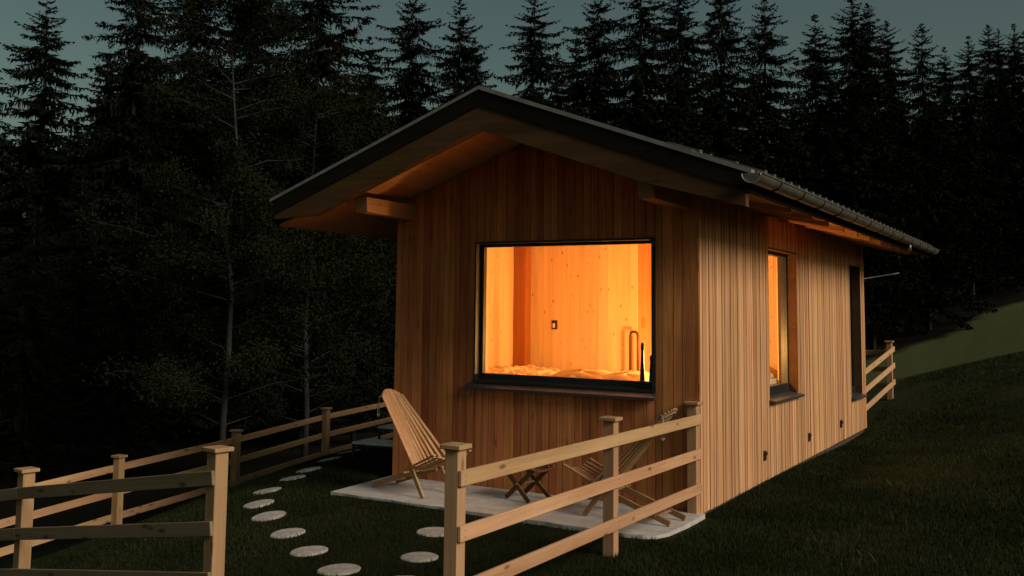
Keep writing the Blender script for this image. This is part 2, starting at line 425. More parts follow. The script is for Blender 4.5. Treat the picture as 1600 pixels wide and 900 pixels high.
# ------------------------------------------------------------------ cabin
XL, XR, LEN = -3.75, 0.0, 8.56
XM = (XL + XR) / 2
def roof_z(x): return 4.246 - 0.3697 * abs(x - XM)
EAVE_L, EAVE_R, Y0, Y1 = -4.65, 0.90, -1.22, 10.1
cabin = thing("wooden_cabin", (XM, 0, 0), "small timber cabin with pitched roof, vertical boards and glowing picture window", "cabin")

# wall cores with openings (behind the boards)
def wall_part(boxes, name="wall", mat=M_CORE):
    m = MB()
    for b in boxes: m.box(*b)
    return obj(name, m, mat, cabin)
WX0, WX1, WZ0, WZ1 = -2.638, -0.474, 1.161, 2.749          # front picture window opening
S1 = (2.544, 3.925, 0.944, 2.795)                             # side window openings y0 y1 z0 z1
S2 = (7.35, 8.272, 0.656, 2.795)
T = 0.25
WALLTOP = 2.95
front = MB()
front.box(XL+.03, WX0, .03, T, 0.03, WALLTOP); front.box(WX1, XR-.03, .03, T, 0.03, WALLTOP)
front.box(WX0, WX1, .03, T, 0.03, WZ0); front.box(WX0, WX1, .03, T, WZ1, WALLTOP)
zt = roof_z(XR) - .35; zm = roof_z(XM) - .35
i = len(front.v)
front.v += [(XL+.03, .03, WALLTOP), (XR-.03, .03, WALLTOP), (XR-.03, .03, zt), (XM, .03, zm), (XL+.03, .03, zt)]
front.v += [(p[0], T, p[2]) for p in front.v[i:i+5]]
front.f += [tuple(range(i, i+5)), tuple(reversed(range(i+5, i+10)))] + [(i+(k+1) % 5, i+k, i+5+k, i+5+(k+1) % 5) for k in range(5)]
obj("wall", front, M_CORE, cabin)
side = MB()
xs = (XR-T, XR-.03)
def sbox(y0, y1, z0, z1): side.box(xs[0], xs[1], y0, y1, z0, z1)
zs = roof_z(XR-T) - .38
sbox(T, S1[0], .03, zs); sbox(S1[1], S2[0], .03, zs); sbox(S2[1], LEN, .03, zs)
sbox(S1[0], S1[1], .03, S1[2]); sbox(S1[0], S1[1], S1[3], zs); sbox(S2[0], S2[1], .03, S2[2]); sbox(S2[0], S2[1], S2[3], zs)
obj("wall", side, M_CORE, cabin)
wall_part([(XL, XL+T, T, LEN, .0, zs)], mat=M_FRONT)
back = MB(); back.box(XL+T, XR-T, LEN-T, LEN-.002, .0, zs); obj("wall", back, M_SIDE, cabin)
obj("base_plinth", MB().box(XL+.05, XR-.012, .012, LEN-.01, -.45, .028), M_CORE, cabin)

# front boards: uneven widths, each a board of its own
def soffit_z(x): return roof_z(x) - .335
wr = random.Random(4)
x = XL
edges = [XL]
while x < XR - .2:
    x += wr.choice((.075, .085, .095, .105, .12, .135)); edges.append(x)
edges[-1] = XR if XR - edges[-1] < .1 else edges[-1]
if edges[-1] != XR: edges.append(XR)
GAP = .0062
for a, b in zip(edges[:-1], edges[1:]):
    d = wr.uniform(0, .006)
    y0, y1 = -.002 - d, .026
    spans = [(0.0, None)]
    lo, hi = a, b
    pieces = []
    if b <= WX0 + .01 or a >= WX1 - .01:
        pieces.append((a, b, 0.0, None))
    elif a >= WX0 - .01 and b <= WX1 + .01:
        pieces += [(a, b, 0.0, WZ0-.005), (a, b, WZ1+.005, None)]
    elif a < WX0:
        pieces += [(a, WX0, 0.0, None), (WX0, b, 0.0, WZ0-.005), (WX0, b, WZ1+.005, None)] if WX0 - a > .03 else [(a, b, 0.0, WZ0-.005), (a, b, WZ1+.005, None)]
    else:
        pieces += [(WX1, b, 0.0, None), (a, WX1, 0.0, WZ0-.005), (a, WX1, WZ1+.005, None)]
    for (pa, pb, z0, z1) in pieces:
        q0, q1 = pa + GAP/2, pb - GAP/2
        if q1 - q0 < .012: continue
        za = z1 if z1 else soffit_z(q0); zb = z1 if z1 else soffit_z(q1)
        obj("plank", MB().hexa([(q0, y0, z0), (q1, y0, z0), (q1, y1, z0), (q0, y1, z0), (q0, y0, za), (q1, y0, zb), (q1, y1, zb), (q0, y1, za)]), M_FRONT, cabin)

# side boards: narrower, closely set
y = 0.0
while y < LEN - .02:
    w = wr.choice((.040, .046, .052, .058, .075))
    e = min(LEN, y + w)
    for s in (S1, S2):
        if y < s[0] - .02 < e: e = s[0]
        if y < s[1] - .02 < e: e = s[1]
    d = wr.uniform(-.004, .008)
    mid = (y + e) / 2
    zt = roof_z(XR) - .345
    spans = [(0.0 + .008*y, zt)]
    for s in (S1, S2):
        if s[0] < mid < s[1]: spans = [(0.0 + .008*y, s[2]-.004), (s[3]+.004, zt)]
    g = .0019
    for z0, z1 in spans:
        obj("plank", MB().box(-.028, .002 + d, y + g, e - g, z0, z1), M_SIDE, cabin)
    y = e

# picture window
win = obj("window", MB().box(WX0, WX0+.022, -.022, .09, WZ0-.0, WZ1).box(WX1-.022, WX1, -.022, .09, WZ0, WZ1).box(WX0+.022, WX1-.022, -.022, .09, WZ1-.022, WZ1).box(WX0+.022, WX1-.022, -.02, .09, WZ0, WZ0+.03), M_BLACK, cabin)
fx0, fx1, fz0, fz1 = WX0+.02, WX1-.02, WZ0+.028, WZ1-.02
obj("frame", MB().box(fx0, fx0+.045, .075, .14, fz0, fz1).box(fx1-.045, fx1, .075, .14, fz0, fz1).box(fx0+.045, fx1-.045, .075, .14, fz1-.035, fz1).box(fx0+.045, fx1-.045, .075, .14, fz0, fz0+.075), M_BLACK, win)
obj("pane", MB().box(fx0+.04, fx1-.04, .104, .112, fz0+.07, fz1-.03), M_GLASS, win)
obj("sill", MB().hexa([(WX0-.07, -.095, WZ0-.075), (WX1+.03, -.095, WZ0-.075), (WX1+.03, .0, WZ0-.045), (WX0-.07, .0, WZ0-.045),
                       (WX0-.07, -.095, WZ0-.045), (WX1+.03, -.095, WZ0-.045), (WX1+.03, .0, WZ0+.0), (WX0-.07, .0, WZ0+.0)]), M_SILL, win)
obj("reveal", MB().box(WX0-.001, WX0+.02, .14, T+.03, WZ0, WZ1).box(WX1-.02, WX1+.001, .14, T+.03, WZ0, WZ1).box(WX0+.02, WX1-.02, .14, T+.03, WZ1-.02, WZ1+.001).box(WX0+.02, WX1-.02, .14, T+.03, WZ0-.001, WZ0+.07), M_INNER, win)

# side windows, set deep
for s in (S1, S2):
    y0, y1, z0, z1 = s
    w = obj("window", MB().box(-.20, -.12, y0, y0+.06, z0, z1).box(-.20, -.12, y1-.06, y1, z0, z1).box(-.20, -.12, y0+.06, y1-.06, z1-.06, z1).box(-.20, -.10, y0+.06, y1-.06, z0, z0+.13), M_BLACK, cabin)
    obj("pane", MB().box(-.165, -.157, y0+.055, y1-.055, z0+.125, z1-.055), M_GLASS, w)
    obj("sill", MB().hexa([(-.10, y0-.03, z0-.03), (.075, y0-.03, z0-.045), (.075, y1+.03, z0-.045), (-.10, y1+.03, z0-.03),
                           (-.10, y0-.03, z0+.02), (.075, y0-.03, z0-.018), (.075, y1+.03, z0-.018), (-.10, y1+.03, z0+.02)]), M_SILL, w)
    obj("reveal", MB().box(-.119, -.001, y1-.016, y1+.002, z0+.02, z1).box(-.119, -.001, y0-.002, y0+.016, z0+.02, z1).box(-.119, -.001, y0+.016, y1-.016, z1-.016, z1+.002), M_BARGE, w)

# roof: covering, verge flashing, fascia, barge rafters, soffit
def slope_slab(xa, xb, ya, yb, top, bot):
    """a slab following the roof slope between xa and xb, offsets below the roof surface"""
    return MB().hexa([(xa, ya, roof_z(xa)-bot), (xb, ya, roof_z(xb)-bot), (xb, yb, roof_z(xb)-bot), (xa, yb, roof_z(xa)-bot),
                      (xa, ya, roof_z(xa)-top), (xb, ya, roof_z(xb)-top), (xb, yb, roof_z(xb)-top), (xa, yb, roof_z(xa)-top)])
roof = obj("roof", slope_slab(EAVE_L, XM, Y0+.03, Y1-.03, .03, .10), M_ROOF, cabin)
obj("roof_slope", slope_slab(XM, EAVE_R-.05, Y0+.03, Y1-.03, .03, .10), M_ROOF, roof)
obj("verge_flashing", slope_slab(EAVE_L-.02, XM, Y0-.025, Y0+.05, -.004, .032), M_FLASH, roof)
obj("verge_flashing", slope_slab(XM, EAVE_R, Y0-.025, Y0+.09, -.008, .034), M_FLASH, roof)
for (xa, xb) in ((EAVE_L+.02, XM), (XM, EAVE_R-.03)):
    obj("fascia_board", slope_slab(xa, xb, Y0-.012, Y0+.03, .034, .20), M_FASCIA, roof)
    left = xa < XM-.1
    ks = ((xa+.02, .25), (xa+.62, .445), (xb, .445)) if left else ((xa, .445), (xb-1.0, .425), (xb-.03, .335))
    m = MB()
    n_ = len(ks)
    ring = [(q, roof_z(q)-.201) for q, _ in ks] + [(q, roof_z(q)-o_) for q, o_ in reversed(ks)]
    m.v = [(q, Y0, z_) for q, z_ in ring] + [(q, Y0+.10, z_) for q, z_ in ring]
    k_ = len(ring)
    m.f = [tuple(reversed(range(k_))), tuple(range(k_, 2*k_))] + [(j, (j+1) % k_, k_+(j+1) % k_, k_+j) for j in range(k_)]
    obj("barge_rafter", m, M_BARGE, roof)
    if left: obj("soffit", slope_slab(xa+.01, xb-.01, Y0+.10, Y1-.05, .30, .325), M_SOFFIT, roof)
    else:
        a_, c_, b_ = xa, 0.0, xb-.03
        m = slope_slab(a_, c_, Y0+.10, Y1-.05, .30, .325)
        m.hexa([(c_, Y0+.10, roof_z(c_)-.325), (b_, Y0+.10, roof_z(b_)-.185), (b_, Y1-.05, roof_z(b_)-.185), (c_, Y1-.05, roof_z(c_)-.325),
                (c_, Y0+.10, roof_z(c_)-.30), (b_, Y0+.10, roof_z(b_)-.165), (b_, Y1-.05, roof_z(b_)-.165), (c_, Y1-.05, roof_z(c_)-.30)])
        obj("soffit", m, M_SOFFIT, roof)
obj("rear_barge", slope_slab(EAVE_L, XM, Y1-.06, Y1-.02, .10, .20), M_FASCIA, roof)
obj("rear_barge", slope_slab(XM, EAVE_R-.03, Y1-.06, Y1-.02, .10, .20), M_FASCIA, roof)
obj("eave_board", MB().box(EAVE_R-.06, EAVE_R-.035, Y0+.03, Y1-.06, roof_z(EAVE_R)-.19, roof_z(EAVE_R)-.05), M_FASCIA, roof)
obj("eave_board", MB().box(EAVE_L+.0, EAVE_L+.025, Y0+.03, Y1-.06, roof_z(EAVE_L)-.30, roof_z(EAVE_L)-.05), M_FASCIA, roof)
# tiles along the right eave, two courses that show above the gutter
k = 0
yy = Y0 + .10
tile_mesh = {}
while yy < Y1 - .12:
    for c in (0, 1, 2):
        xe = EAVE_R + .02 - c*.30
        ln = .34
        if c not in tile_mesh:
            a, b = xe - ln, xe
            m = MB().hexa([(a, 0, roof_z(a)-.03), (b, 0, roof_z(b)-.012), (b, .285, roof_z(b)-.012), (a, .285, roof_z(a)-.03),
                           (a, 0, roof_z(a)-.012), (b, 0, roof_z(b)+.014), (b, .285, roof_z(b)+.014), (a, .285, roof_z(a)-.012)])
            m.box(b-.02, b+.004, .225, .29, roof_z(b)+.006, roof_z(b)+.046)
            m.bar((a+.02, .262, roof_z(a)+.0), (b-.006, .262, roof_z(b)+.020), .055, .045)
            tile_mesh[c] = m.mesh("roof_tile", M_ROOF)
        o = bpy.data.objects.new("roof_tile", tile_mesh[c]); o.location = (-XM, yy + (.14 if c == 1 else 0), .004*c); link(o, roof)
    yy += .30

# wall plates that poke out under the gable
for xa in (-.265, -3.645):
    obj("purlin", MB().hexa([(xa, -.95, 3.05), (xa+.165, -.95, 3.05), (xa+.165, .3, 3.03), (xa, .3, 3.03),
                             (xa, -.97, 3.215), (xa+.165, -.97, 3.215), (xa+.165, .3, 3.215), (xa, .3, 3.215)]), M_BEAM, cabin, bevel=.006)

# rafter tails below the right soffit
for yv in np.arange(.55, LEN, .86):
    xa, xb = .004, EAVE_R-.12
    obj("rafter_tail", MB().hexa([(xa, yv-.035, roof_z(xa)-.385), (xb, yv-.035, roof_z(xb)-.265), (xb, yv+.035, roof_z(xb)-.265), (xa, yv+.035, roof_z(xa)-.385),
                                  (xa, yv-.035, roof_z(xa)-.327), (xb, yv-.035, roof_z(xb)-.207), (xb, yv+.035, roof_z(xb)-.207), (xa, yv+.035, roof_z(xa)-.327)]), M_SOFFIT, roof)

# half-round gutter with brackets
gx, gz, gr = EAVE_R + .05, roof_z(EAVE_R) - .055, .078
def half_round(rad, th, ya, yb, n=12):
    m = MB(); 
    for yv in (ya, yb):
        for r_ in (rad, rad-th):
            for j in range(n+1):
                t = math.pi + math.pi*j/n
                m.v.append((gx + r_*math.cos(t), yv, gz + r_*math.sin(t)))
    N = n+1
    for j in range(n):
        m.f.append((j, j+1, 2*N+j+1, 2*N+j)); m.f.append((N+j+1, N+j, 3*N+j, 3*N+j+1))
        m.f.append((j+1, j, N+j, N+j+1)); m.f.append((2*N+j, 2*N+j+1, 3*N+j+1, 3*N+j))
    m.f.append((0, N, 3*N, 2*N) [::-1]); m.f.append((n, N+n, 3*N+n, 2*N+n))
    return m
gut = obj("gutter", half_round(gr, .004, Y0-.20, Y1+.02).tube([(gx+gr, Y0-.20, gz+.004), (gx+gr, Y1+.02, gz+.004)], .010, 8), M_ZINC, cabin, smooth=False)
cap = MB(); n = 12
for yv in (Y0-.205, Y0-.199):
    for j in range(n+1):
        t = math.pi + math.pi*j/n; cap.v.append((gx + (gr+.004)*math.cos(t), yv, gz + (gr+.004)*math.sin(t)))
cap.f.append(tuple(range(n+1))); cap.f.append(tuple(reversed(range(n+1, 2*n+2))))
for j in range(n): cap.f.append((j+1, j, n+1+j, n+2+j))
cap.f.append((0, n, 2*n+1, n+1))
obj("gutter_cap", cap, M_ZINC, gut)
obj("cap_rim", MB().tube([(gx + (gr+.004)*math.cos(math.pi+math.pi*j/12), Y0-.204, gz + (gr+.004)*math.sin(math.pi+math.pi*j/12)) for j in range(13)], .006, 6), M_FLASH, gut, True)
yv = -.75
while yv < Y1:
    obj("gutter_bracket", half_round(gr+.007, .010, yv-.014, yv+.014).tube([(gx+gr+.004, yv, gz), (gx+gr-.012, yv, gz+.018)], .006, 6), M_FASCIA, gut)
    yv += .86
obj("gutter_outlet", MB().tube([(gx-.0, 7.2, gz-gr+.02), (gx-.0, 7.2, gz-gr-.10)], .028, 10), M_ZINC, gut, True)

# small dark vents low on the side wall
for yv in (2.25, 4.44, 6.48):
    b = obj("socket_box", MB().box(.004, .022, yv-.05, yv+.05, .26, .37), M_BLACK, cabin)
    obj("socket_lid", MB().hexa([(.022, yv-.045, .30), (.034, yv-.045, .33), (.034, yv+.045, .33), (.022, yv+.045, .30), (.022, yv-.045, .365), (.040, yv-.045, .345), (.040, yv+.045, .345), (.022, yv+.045, .365)]), M_BLACK, b)

# slim rod at the rear corner
obj("rear_rod", MB().tube([(-.03, LEN-.01, 2.60), (.28, 10.5, 2.775)], .012, 6), M_FLASH, cabin, True)

# ------------------------------------------------------------------ interior
ix0, ix1, iy0 = XL+T, XR-T, T
floor_z, ceil_z = .45, 2.93
obj("inner_floor", MB().box(ix0, ix1, iy0, 4.9, floor_z-.05, floor_z), M_INNER, cabin)
obj("inner_ceiling", MB().box(ix0-.01, ix1+.01, iy0-.01, 4.9, ceil_z, ceil_z+.04), M_INNER, cabin)
def inner_boards(parent, a, b, axis, at, z0, z1, w=.135, th=.018, sign=1):
    n = max(1, round((b-a)/w)); w = (b-a)/n
    for k in range(n):
        p, q = a + k*w + .0012, a + (k+1)*w - .0012
        d = rnd.uniform(0, .0012)
        m = MB().box(p, q, at, at + sign*(th-d), z0, z1) if axis == 'x' and sign > 0 else \
            MB().box(p, q, at + sign*(th-d), at, z0, z1) if axis == 'x' else \
            MB().box(min(at, at+sign*(th-d)), max(at, at+sign*(th-d)), p, q, z0, z1)
        obj("plank", m, M_INNER, parent)
PB = 2.52                                                     # partition behind the bed
pw = obj("inner_wall", MB().box(ix0, -1.701, PB+.02, PB+.099, floor_z, ceil_z), M_PASSAGE, cabin)
inner_boards(pw, ix0, -1.70, 'x', PB+.018, floor_z, ceil_z, sign=-1)
lw = obj("inner_wall", MB().box(ix0+.001, ix0+.02, iy0, PB, floor_z, ceil_z), M_INNER, cabin)
inner_boards(lw, iy0, PB-.03, 'y', ix0+.021, floor_z, ceil_z, sign=1)
rw = obj("inner_wall", MB().box(-1.70, ix1, 4.72, 4.8, floor_z, ceil_z), M_INNER, cabin)
inner_boards(rw, -1.68, ix1, 'x', 4.718, floor_z, ceil_z, sign=-1)
obj("inner_wall", MB().box(-1.78, -1.70, PB+.1, 4.72, floor_z, ceil_z), M_PASSAGE, cabin)
wl = MB().box(ix1-.014, ix1-.002, iy0, S1[0], floor_z, ceil_z).box(ix1-.014, ix1-.002, S1[1], 4.72, floor_z, ceil_z).box(ix1-.014, ix1-.002, S1[0], S1[1], floor_z, S1[2]).box(ix1-.014, ix1-.002, S1[0], S1[1], S1[3], ceil_z)
obj("inner_wall", wl, M_INNER, cabin)
fl = MB().box(ix0, WX0, T+.002, T+.014, floor_z, ceil_z).box(WX1, ix1, T+.002, T+.014, floor_z, ceil_z).box(WX0, WX1, T+.002, T+.014, floor_z, WZ0).box(WX0, WX1, T+.002, T+.014, WZ1, ceil_z)
obj("inner_wall", fl, M_INNER, cabin)
obj("corner_post", MB().box(ix0+.045, ix0+.225, PB-.16, PB-.002, floor_z, 2.87), M_INDARK, cabin)
sw = obj("wall_socket", MB().box(-2.94, -2.86, PB-.014, PB-.002, 1.73, 1.85), M_BLACK, cabin)
obj("socket_face", MB().box(-2.925, -2.89, PB-.018, PB-.0145, 1.75, 1.81), M_PALE, sw)
obj("light_switch", MB().box(-1.699, -1.686, 2.67, 2.79, 1.77, 1.91), M_INDARK, cabin)
ry = PB - .16
obj("grab_rail", MB().tube([(-1.73, ry, .95), (-1.73, ry, 1.68), (-1.72, ry, 1.71), (-1.70, ry, 1.725), (-1.655, ry, 1.725), (-1.635, ry, 1.71), (-1.625, ry, 1.68), (-1.625, ry, .95)], .018, 8), M_RAIL, cabin, True)

# bed with rumpled duvet and pillows
bed = thing("bed", (-2.1, 1.5, floor_z), "bed with rumpled cream duvet seen through the large picture window", "bed")
obj("bed_base", MB().box(-3.42, -.85, .42, PB-.06, floor_z+.002, .95), M_INNER, bed)
obj("mattress", MB().box(-3.40, -.87, .43, PB-.07, .952, 1.15), M_BED, bed, bevel=.03)
def duvet():
    nx, ny = 170, 140
    X, Y = np.meshgrid(np.linspace(-3.41, -.80, nx), np.linspace(.41, PB-.05, ny))
    Z = 1.205 + .028*np.sin(3.1*X+1.2*Y)*np.sin(2.3*Y+.6) + .020*np.sin(9*X+4*np.sin(3*Y)) * np.sin(5*Y+2*np.sin(4*X)) + .010*np.sin(21*X+9*Y+3*np.sin(6*Y)) + .010*np.sin(31*Y-12*X+2*np.sin(9*X)) + .006*np.sin(52*X+20*Y+3*np.sin(14*Y))
    ex = np.minimum.reduce([X+3.41, -.80-X, Y-.41, PB-.05-Y])
    Z = Z - .12*np.exp(-ex/.035)
    V = np.stack([X.ravel(), Y.ravel(), Z.ravel()], 1) - np.array([-2.1, 1.5, floor_z])
    i = np.arange(nx*ny).reshape(ny, nx)
    F = np.stack([i[:-1, :-1].ravel(), i[:-1, 1:].ravel(), i[1:, 1:].ravel(), i[1:, :-1].ravel()], 1)
    me = fast_mesh("duvet", V, F, M_BED); me.polygons.foreach_set("use_smooth", [True]*len(me.polygons))
    return link(bpy.data.objects.new("duvet", me), bed)
duvet()
def pillow(cx, cy, cz, rx, ry_, rz, rot, label):
    nu, nv = 28, 16; m = MB()
    for i_ in range(nv+1):
        ph = -math.pi/2 + math.pi*i_/nv
        for j in range(nu):
            th = 2*math.pi*j/nu
            c, s_ = math.cos(th), math.sin(th)
            e = lambda v, p: math.copysign(abs(v)**p, v)
            r0 = abs(math.cos(ph))**.6
            m.v.append((rx*r0*e(c, .6), ry_*r0*e(s_, .6), rz*math.sin(ph)*(1-.25*(c*c*s_*s_)*4) + .006*math.sin(5*th+3*ph)))
    for i_ in range(nv):
        for j in range(nu):
            a = i_*nu+j; b = i_*nu+(j+1) % nu
            m.f.append((a, b, b+nu, a+nu))
    o = obj("pillow", m, M_PILLOW, None, True, local=True)
    o.location = (cx, cy, cz); o.rotation_euler = rot
    return tag(o, label, "pillow", "pillows on the bed")
pillow(-1.62, .72, 1.245, .34, .24, .065, (.12, 0, .1), "rounded pillow in the middle of the window ledge on the bed")
pillow(-1.08, .72, 1.24, .28, .24, .062, (.12, 0, -.12), "rounded pillow at the right end of the bed beside the black candlesticks")
# two slender black candlesticks on the inner ledge
for cx, hh, lab in ((-.685, .43, "taller slender black candlestick standing on the inner window ledge"), (-.585, .30, "shorter slender black candlestick half hidden by the window frame")):
    z0 = WZ0+.071
    c = obj("candlestick", MB().tube([(cx, .19, z0), (cx, .19, z0+.012), (cx, .19, z0+.03), (cx, .19, z0+hh*.8), (cx, .19, z0+hh*.83), (cx, .19, z0+hh*.95), (cx, .19, z0+hh)], [.032, .032, .029, .014, .020, .018, .008], 12), M_BLACK, None, True, pivot=(cx, .19, z0))
    tag(c, lab, "candlestick", "candlesticks on the window ledge")
# bench with patterned cushion below the near side window
cs = thing("window_bench", (-.62, 3.4, floor_z), "low inner bench with cushion showing at the foot of the tall side window", "bench")
obj("seat_box", MB().box(-.95, ix1-.02, 2.9, 4.6, floor_z+.002, 1.12), M_INNER, cs)
def cushion():
    m = MB(); n_, k_ = 20, 16
    for i_ in range(k_+1):
        for j in range(n_+1):
            u, v = j/n_, i_/k_
            h = .15*(1-(2*u-1)**4)*(1-(2*v-1)**4) + .02*math.sin(17*u+5*v)*math.sin(15*v)
            m.v.append((-.93+u*.64, 2.92+v*1.6, 1.122+h))
    for i_ in range(k_):
        for j in range(n_):
            a = i_*(n_+1)+j; m.f.append((a, a+1, a+n_+2, a+n_+1))
    return m
obj("cushion", cushion(), plain("patterned_cushion", (0.42, 0.28, 0.15), .9, 0, .8, 22), cs, True)

# wall lamp that lights the room
lamp = thing("wall_lamp", (-.33, 1.25, 1.38), "warm wall lamp inside the cabin lighting the bedroom", "lamp")
obj("backplate", MB().box(ix1-.03, ix1-.016, 1.20, 1.30, 1.36, 1.48), M_BLACK, lamp)
obj("lamp_arm", MB().tube([(ix1-.03, 1.25, 1.44), (-.44, 1.25, 1.44)], .008, 8), M_BLACK, lamp, True)
ld = bpy.data.lights.new("bulb", 'POINT'); ld.energy = 165; ld.color = (1.0, 0.55, 0.17); ld.shadow_soft_size = .08
lo = bpy.data.objects.new("bulb", ld); lo.location = (-.22, 0, 0.0); link(lo, lamp)

# second lamp in the passage beside the tall side window: its light spills up onto the eave
lamp2 = thing("wall_lamp", (-.33, 2.42, 1.50), "second warm lamp inside the cabin beside the tall side window", "lamp")
obj("backplate", MB().box(ix1-.03, ix1-.016, 2.37, 2.47, 1.44, 1.56), M_BLACK, lamp2)
obj("lamp_arm", MB().tube([(ix1-.03, 2.42, 1.50), (-.33, 2.50, 1.50)], .008, 8), M_BLACK, lamp2, True)
ld2 = bpy.data.lights.new("bulb", 'POINT'); ld2.energy = 125; ld2.color = (1.0, 0.47, 0.12); ld2.shadow_soft_size = .05
lo2 = bpy.data.objects.new("bulb", ld2); lo2.location = (-.10, .26, 0.0); link(lo2, lamp2)

# ------------------------------------------------------------------ patio and stepping stones
slab = obj("patio_slab", MB().hexa([(-3.66, -1.24, -.12), (.02, -1.30, -.12), (.16, -.9, -.12), (-3.75, -.012, -.12)]
                                   + [(-3.66, -1.24, .028), (.02, -1.30, .028), (.16, -.9, .028), (-3.75, -.012, .028)]), M_CONC)
slab.data.clear_geometry()
pts = [(-3.66, -1.24)] + [(-3.66 + .2*k, -1.245 - .0035*k + .012*math.sin(2.1*k)) for k in range(1, 18)] + [(-.08, -1.29), (.02, -1.22), (.07, -1.05), (.08, -.6), (.06, -.04), (.03, -.012), (-3.75, -.012)]
mb = MB(); npt = len(pts)
mb.v = [(p[0], p[1], -.12) for p in pts] + [(p[0], p[1], .020) for p in pts]
mb.f = [tuple(reversed(range(npt))), tuple(range(npt, 2*npt))] + [(k, (k+1) % npt, npt+(k+1) % npt, npt+k) for k in range(npt)]
slab.data.from_pydata(mb.v, [], mb.f); slab.data.materials.clear(); slab.data.materials.append(M_CONC); slab.location = (0, 0, 0)
tag(slab, kind="structure")

STONES = [(-5.96, 1.97, "farthest round stepping stone, close to the black metal bench"), (-5.65, 1.14, "second farthest round stepping stone of the path beside the cabin"),
          (-5.32, .33, "round stepping stone level with the cabin's front wall, third farthest"), (-5.09, -.23, "round stepping stone of the left path just ahead of the three farthest"),
          (-4.70, -1.10, "round stepping stone at the bend of the path, left of the patio tip"), (-4.22, -1.74, "leftmost nearer stepping stone, close to the tall gate post"),
          (-3.68, -2.17, "round stepping stone of the left path one step above the bright pair"), (-3.0, -2.65, "fully visible stepping stone in the middle of the left path"),
          (-2.36, -3.10, "large pale stepping stone, second nearest of the left path"), (-1.70, -3.51, "nearest pale stepping stone of the left path, cut by the photo's lower edge"),
          (-1.35, -2.92, "pale stepping stone of the short branch towards the patio, nearer of two in full view"), (-1.74, -2.10, "pale stepping stone beside the tall front fence post, nearest to the patio"),
          (-1.02, -3.62, "stepping stone barely showing at the photo's lower edge beside the front fence post")]
sr = random.Random(8)
for sx, sy, lab in STONES:
    z = max(H(sx, sy), H(sx+.1, sy), H(sx, sy+.1)); m = MB(); n = 26
    ph = sr.uniform(0, 6)
    ring = lambda r_, zz: [(sx + r_*(1+.02*math.sin(3*t*6.283/n+ph))*math.cos(6.283*t/n), sy + r_*(1+.03*math.sin(2*t*6.283/n+ph))*math.sin(6.283*t/n), zz) for t in range(n)]
    gx_, gy_ = (H(sx+.1, sy)-H(sx-.1, sy))/.2, (H(sx, sy+.1)-H(sx, sy-.1))/.2
    rr = sr.uniform(.155, .175)
    base = H(sx, sy)
    for r_, zz in ((rr, -.08), (rr, .008), (rr-.012, .016)): m.v += [(p[0], p[1], base + zz + gx_*(p[0]-sx) + gy_*(p[1]-sy)) for p in ring(r_, 0)]
    for k in range(2):
        for j in range(n): m.f.append((k*n+j, k*n+(j+1) % n, (k+1)*n+(j+1) % n, (k+1)*n+j))
    m.f.append(tuple(range(2*n, 3*n)))
    o = obj("stepping_stone", m, M_STONE, pivot=(sx, sy, base)); tag(o, lab, "stepping stone", "round stepping stones in the lawn")

# ------------------------------------------------------------------ fences
PW = .098
def post_mesh_parts(parent, x, y, z0, z1, ang=0.0, w=PW):
    c, s_ = math.cos(ang), math.sin(ang)
    def rotbox(hw, za, zb):
        q = [(x + c*a - s_*b, y + s_*a + c*b) for a, b in ((-hw, -hw), (hw, -hw), (hw, hw), (-hw, hw))]
        return MB().hexa([(p[0], p[1], za) for p in q] + [(p[0], p[1], zb) for p in q])
    p = obj("post", rotbox(w/2, z0, z1-.03), M_POST, parent, bevel=.004, pivot=(x, y, z0))
    obj("post_cap", rotbox(w/2+.026, z1-.0295, z1), M_POST, p, bevel=.004)
    return p
def rail(parent, a, b, h=.098, t=.026, mat=None):
    a, b = Vector(a), Vector(b); d = (b-a); L_ = d.length
    m = MB().box(0, L_, -t/2, t/2, -h, 0)
    me = m.mesh("rail", mat or M_FENCE)
    o = bpy.data.objects.new("rail", me)
    o.location = a - origin_of(parent)
    o.rotation_euler = (0, -math.asin(d.z/L_), math.atan2(d.y, d.x))
    link(o, parent)
    bv = o.modifiers.new("edge", 'BEVEL'); bv.width = .004; bv.segments = 1
    # nail heads
    return o
def nails(r, xs_, t=.026, side_=-1):
    for xq in xs_:
        for zq in (-.03, -.07):
            m = MB().tube([(xq, side_*t/2, zq), (xq, side_*(t/2+.0015), zq)], .004, 6)
            obj("nail", m, M_BLACK, r, local=True)

f1 = thing("post_and_rail_fence", (-.05, -4.43, 0), "pale wooden fence running from the cabin's right corner towards the viewer", "fence", "wooden post and rail fences")
for (px_, py_, pz0, pz1) in ((-.052, -.05, .0, 1.10), (-.052, -2.06, -.2, 1.115), (-.052, -4.44, -.3, 1.145)):
    post_mesh_parts(f1, px_, py_, pz0, pz1)
for k in range(3):
    z = .979 - .335*k
    r = rail(f1, (.012, -4.49, z+.012), (.012, -.012, z))
    nails(r, (.05, 2.43, 4.43))

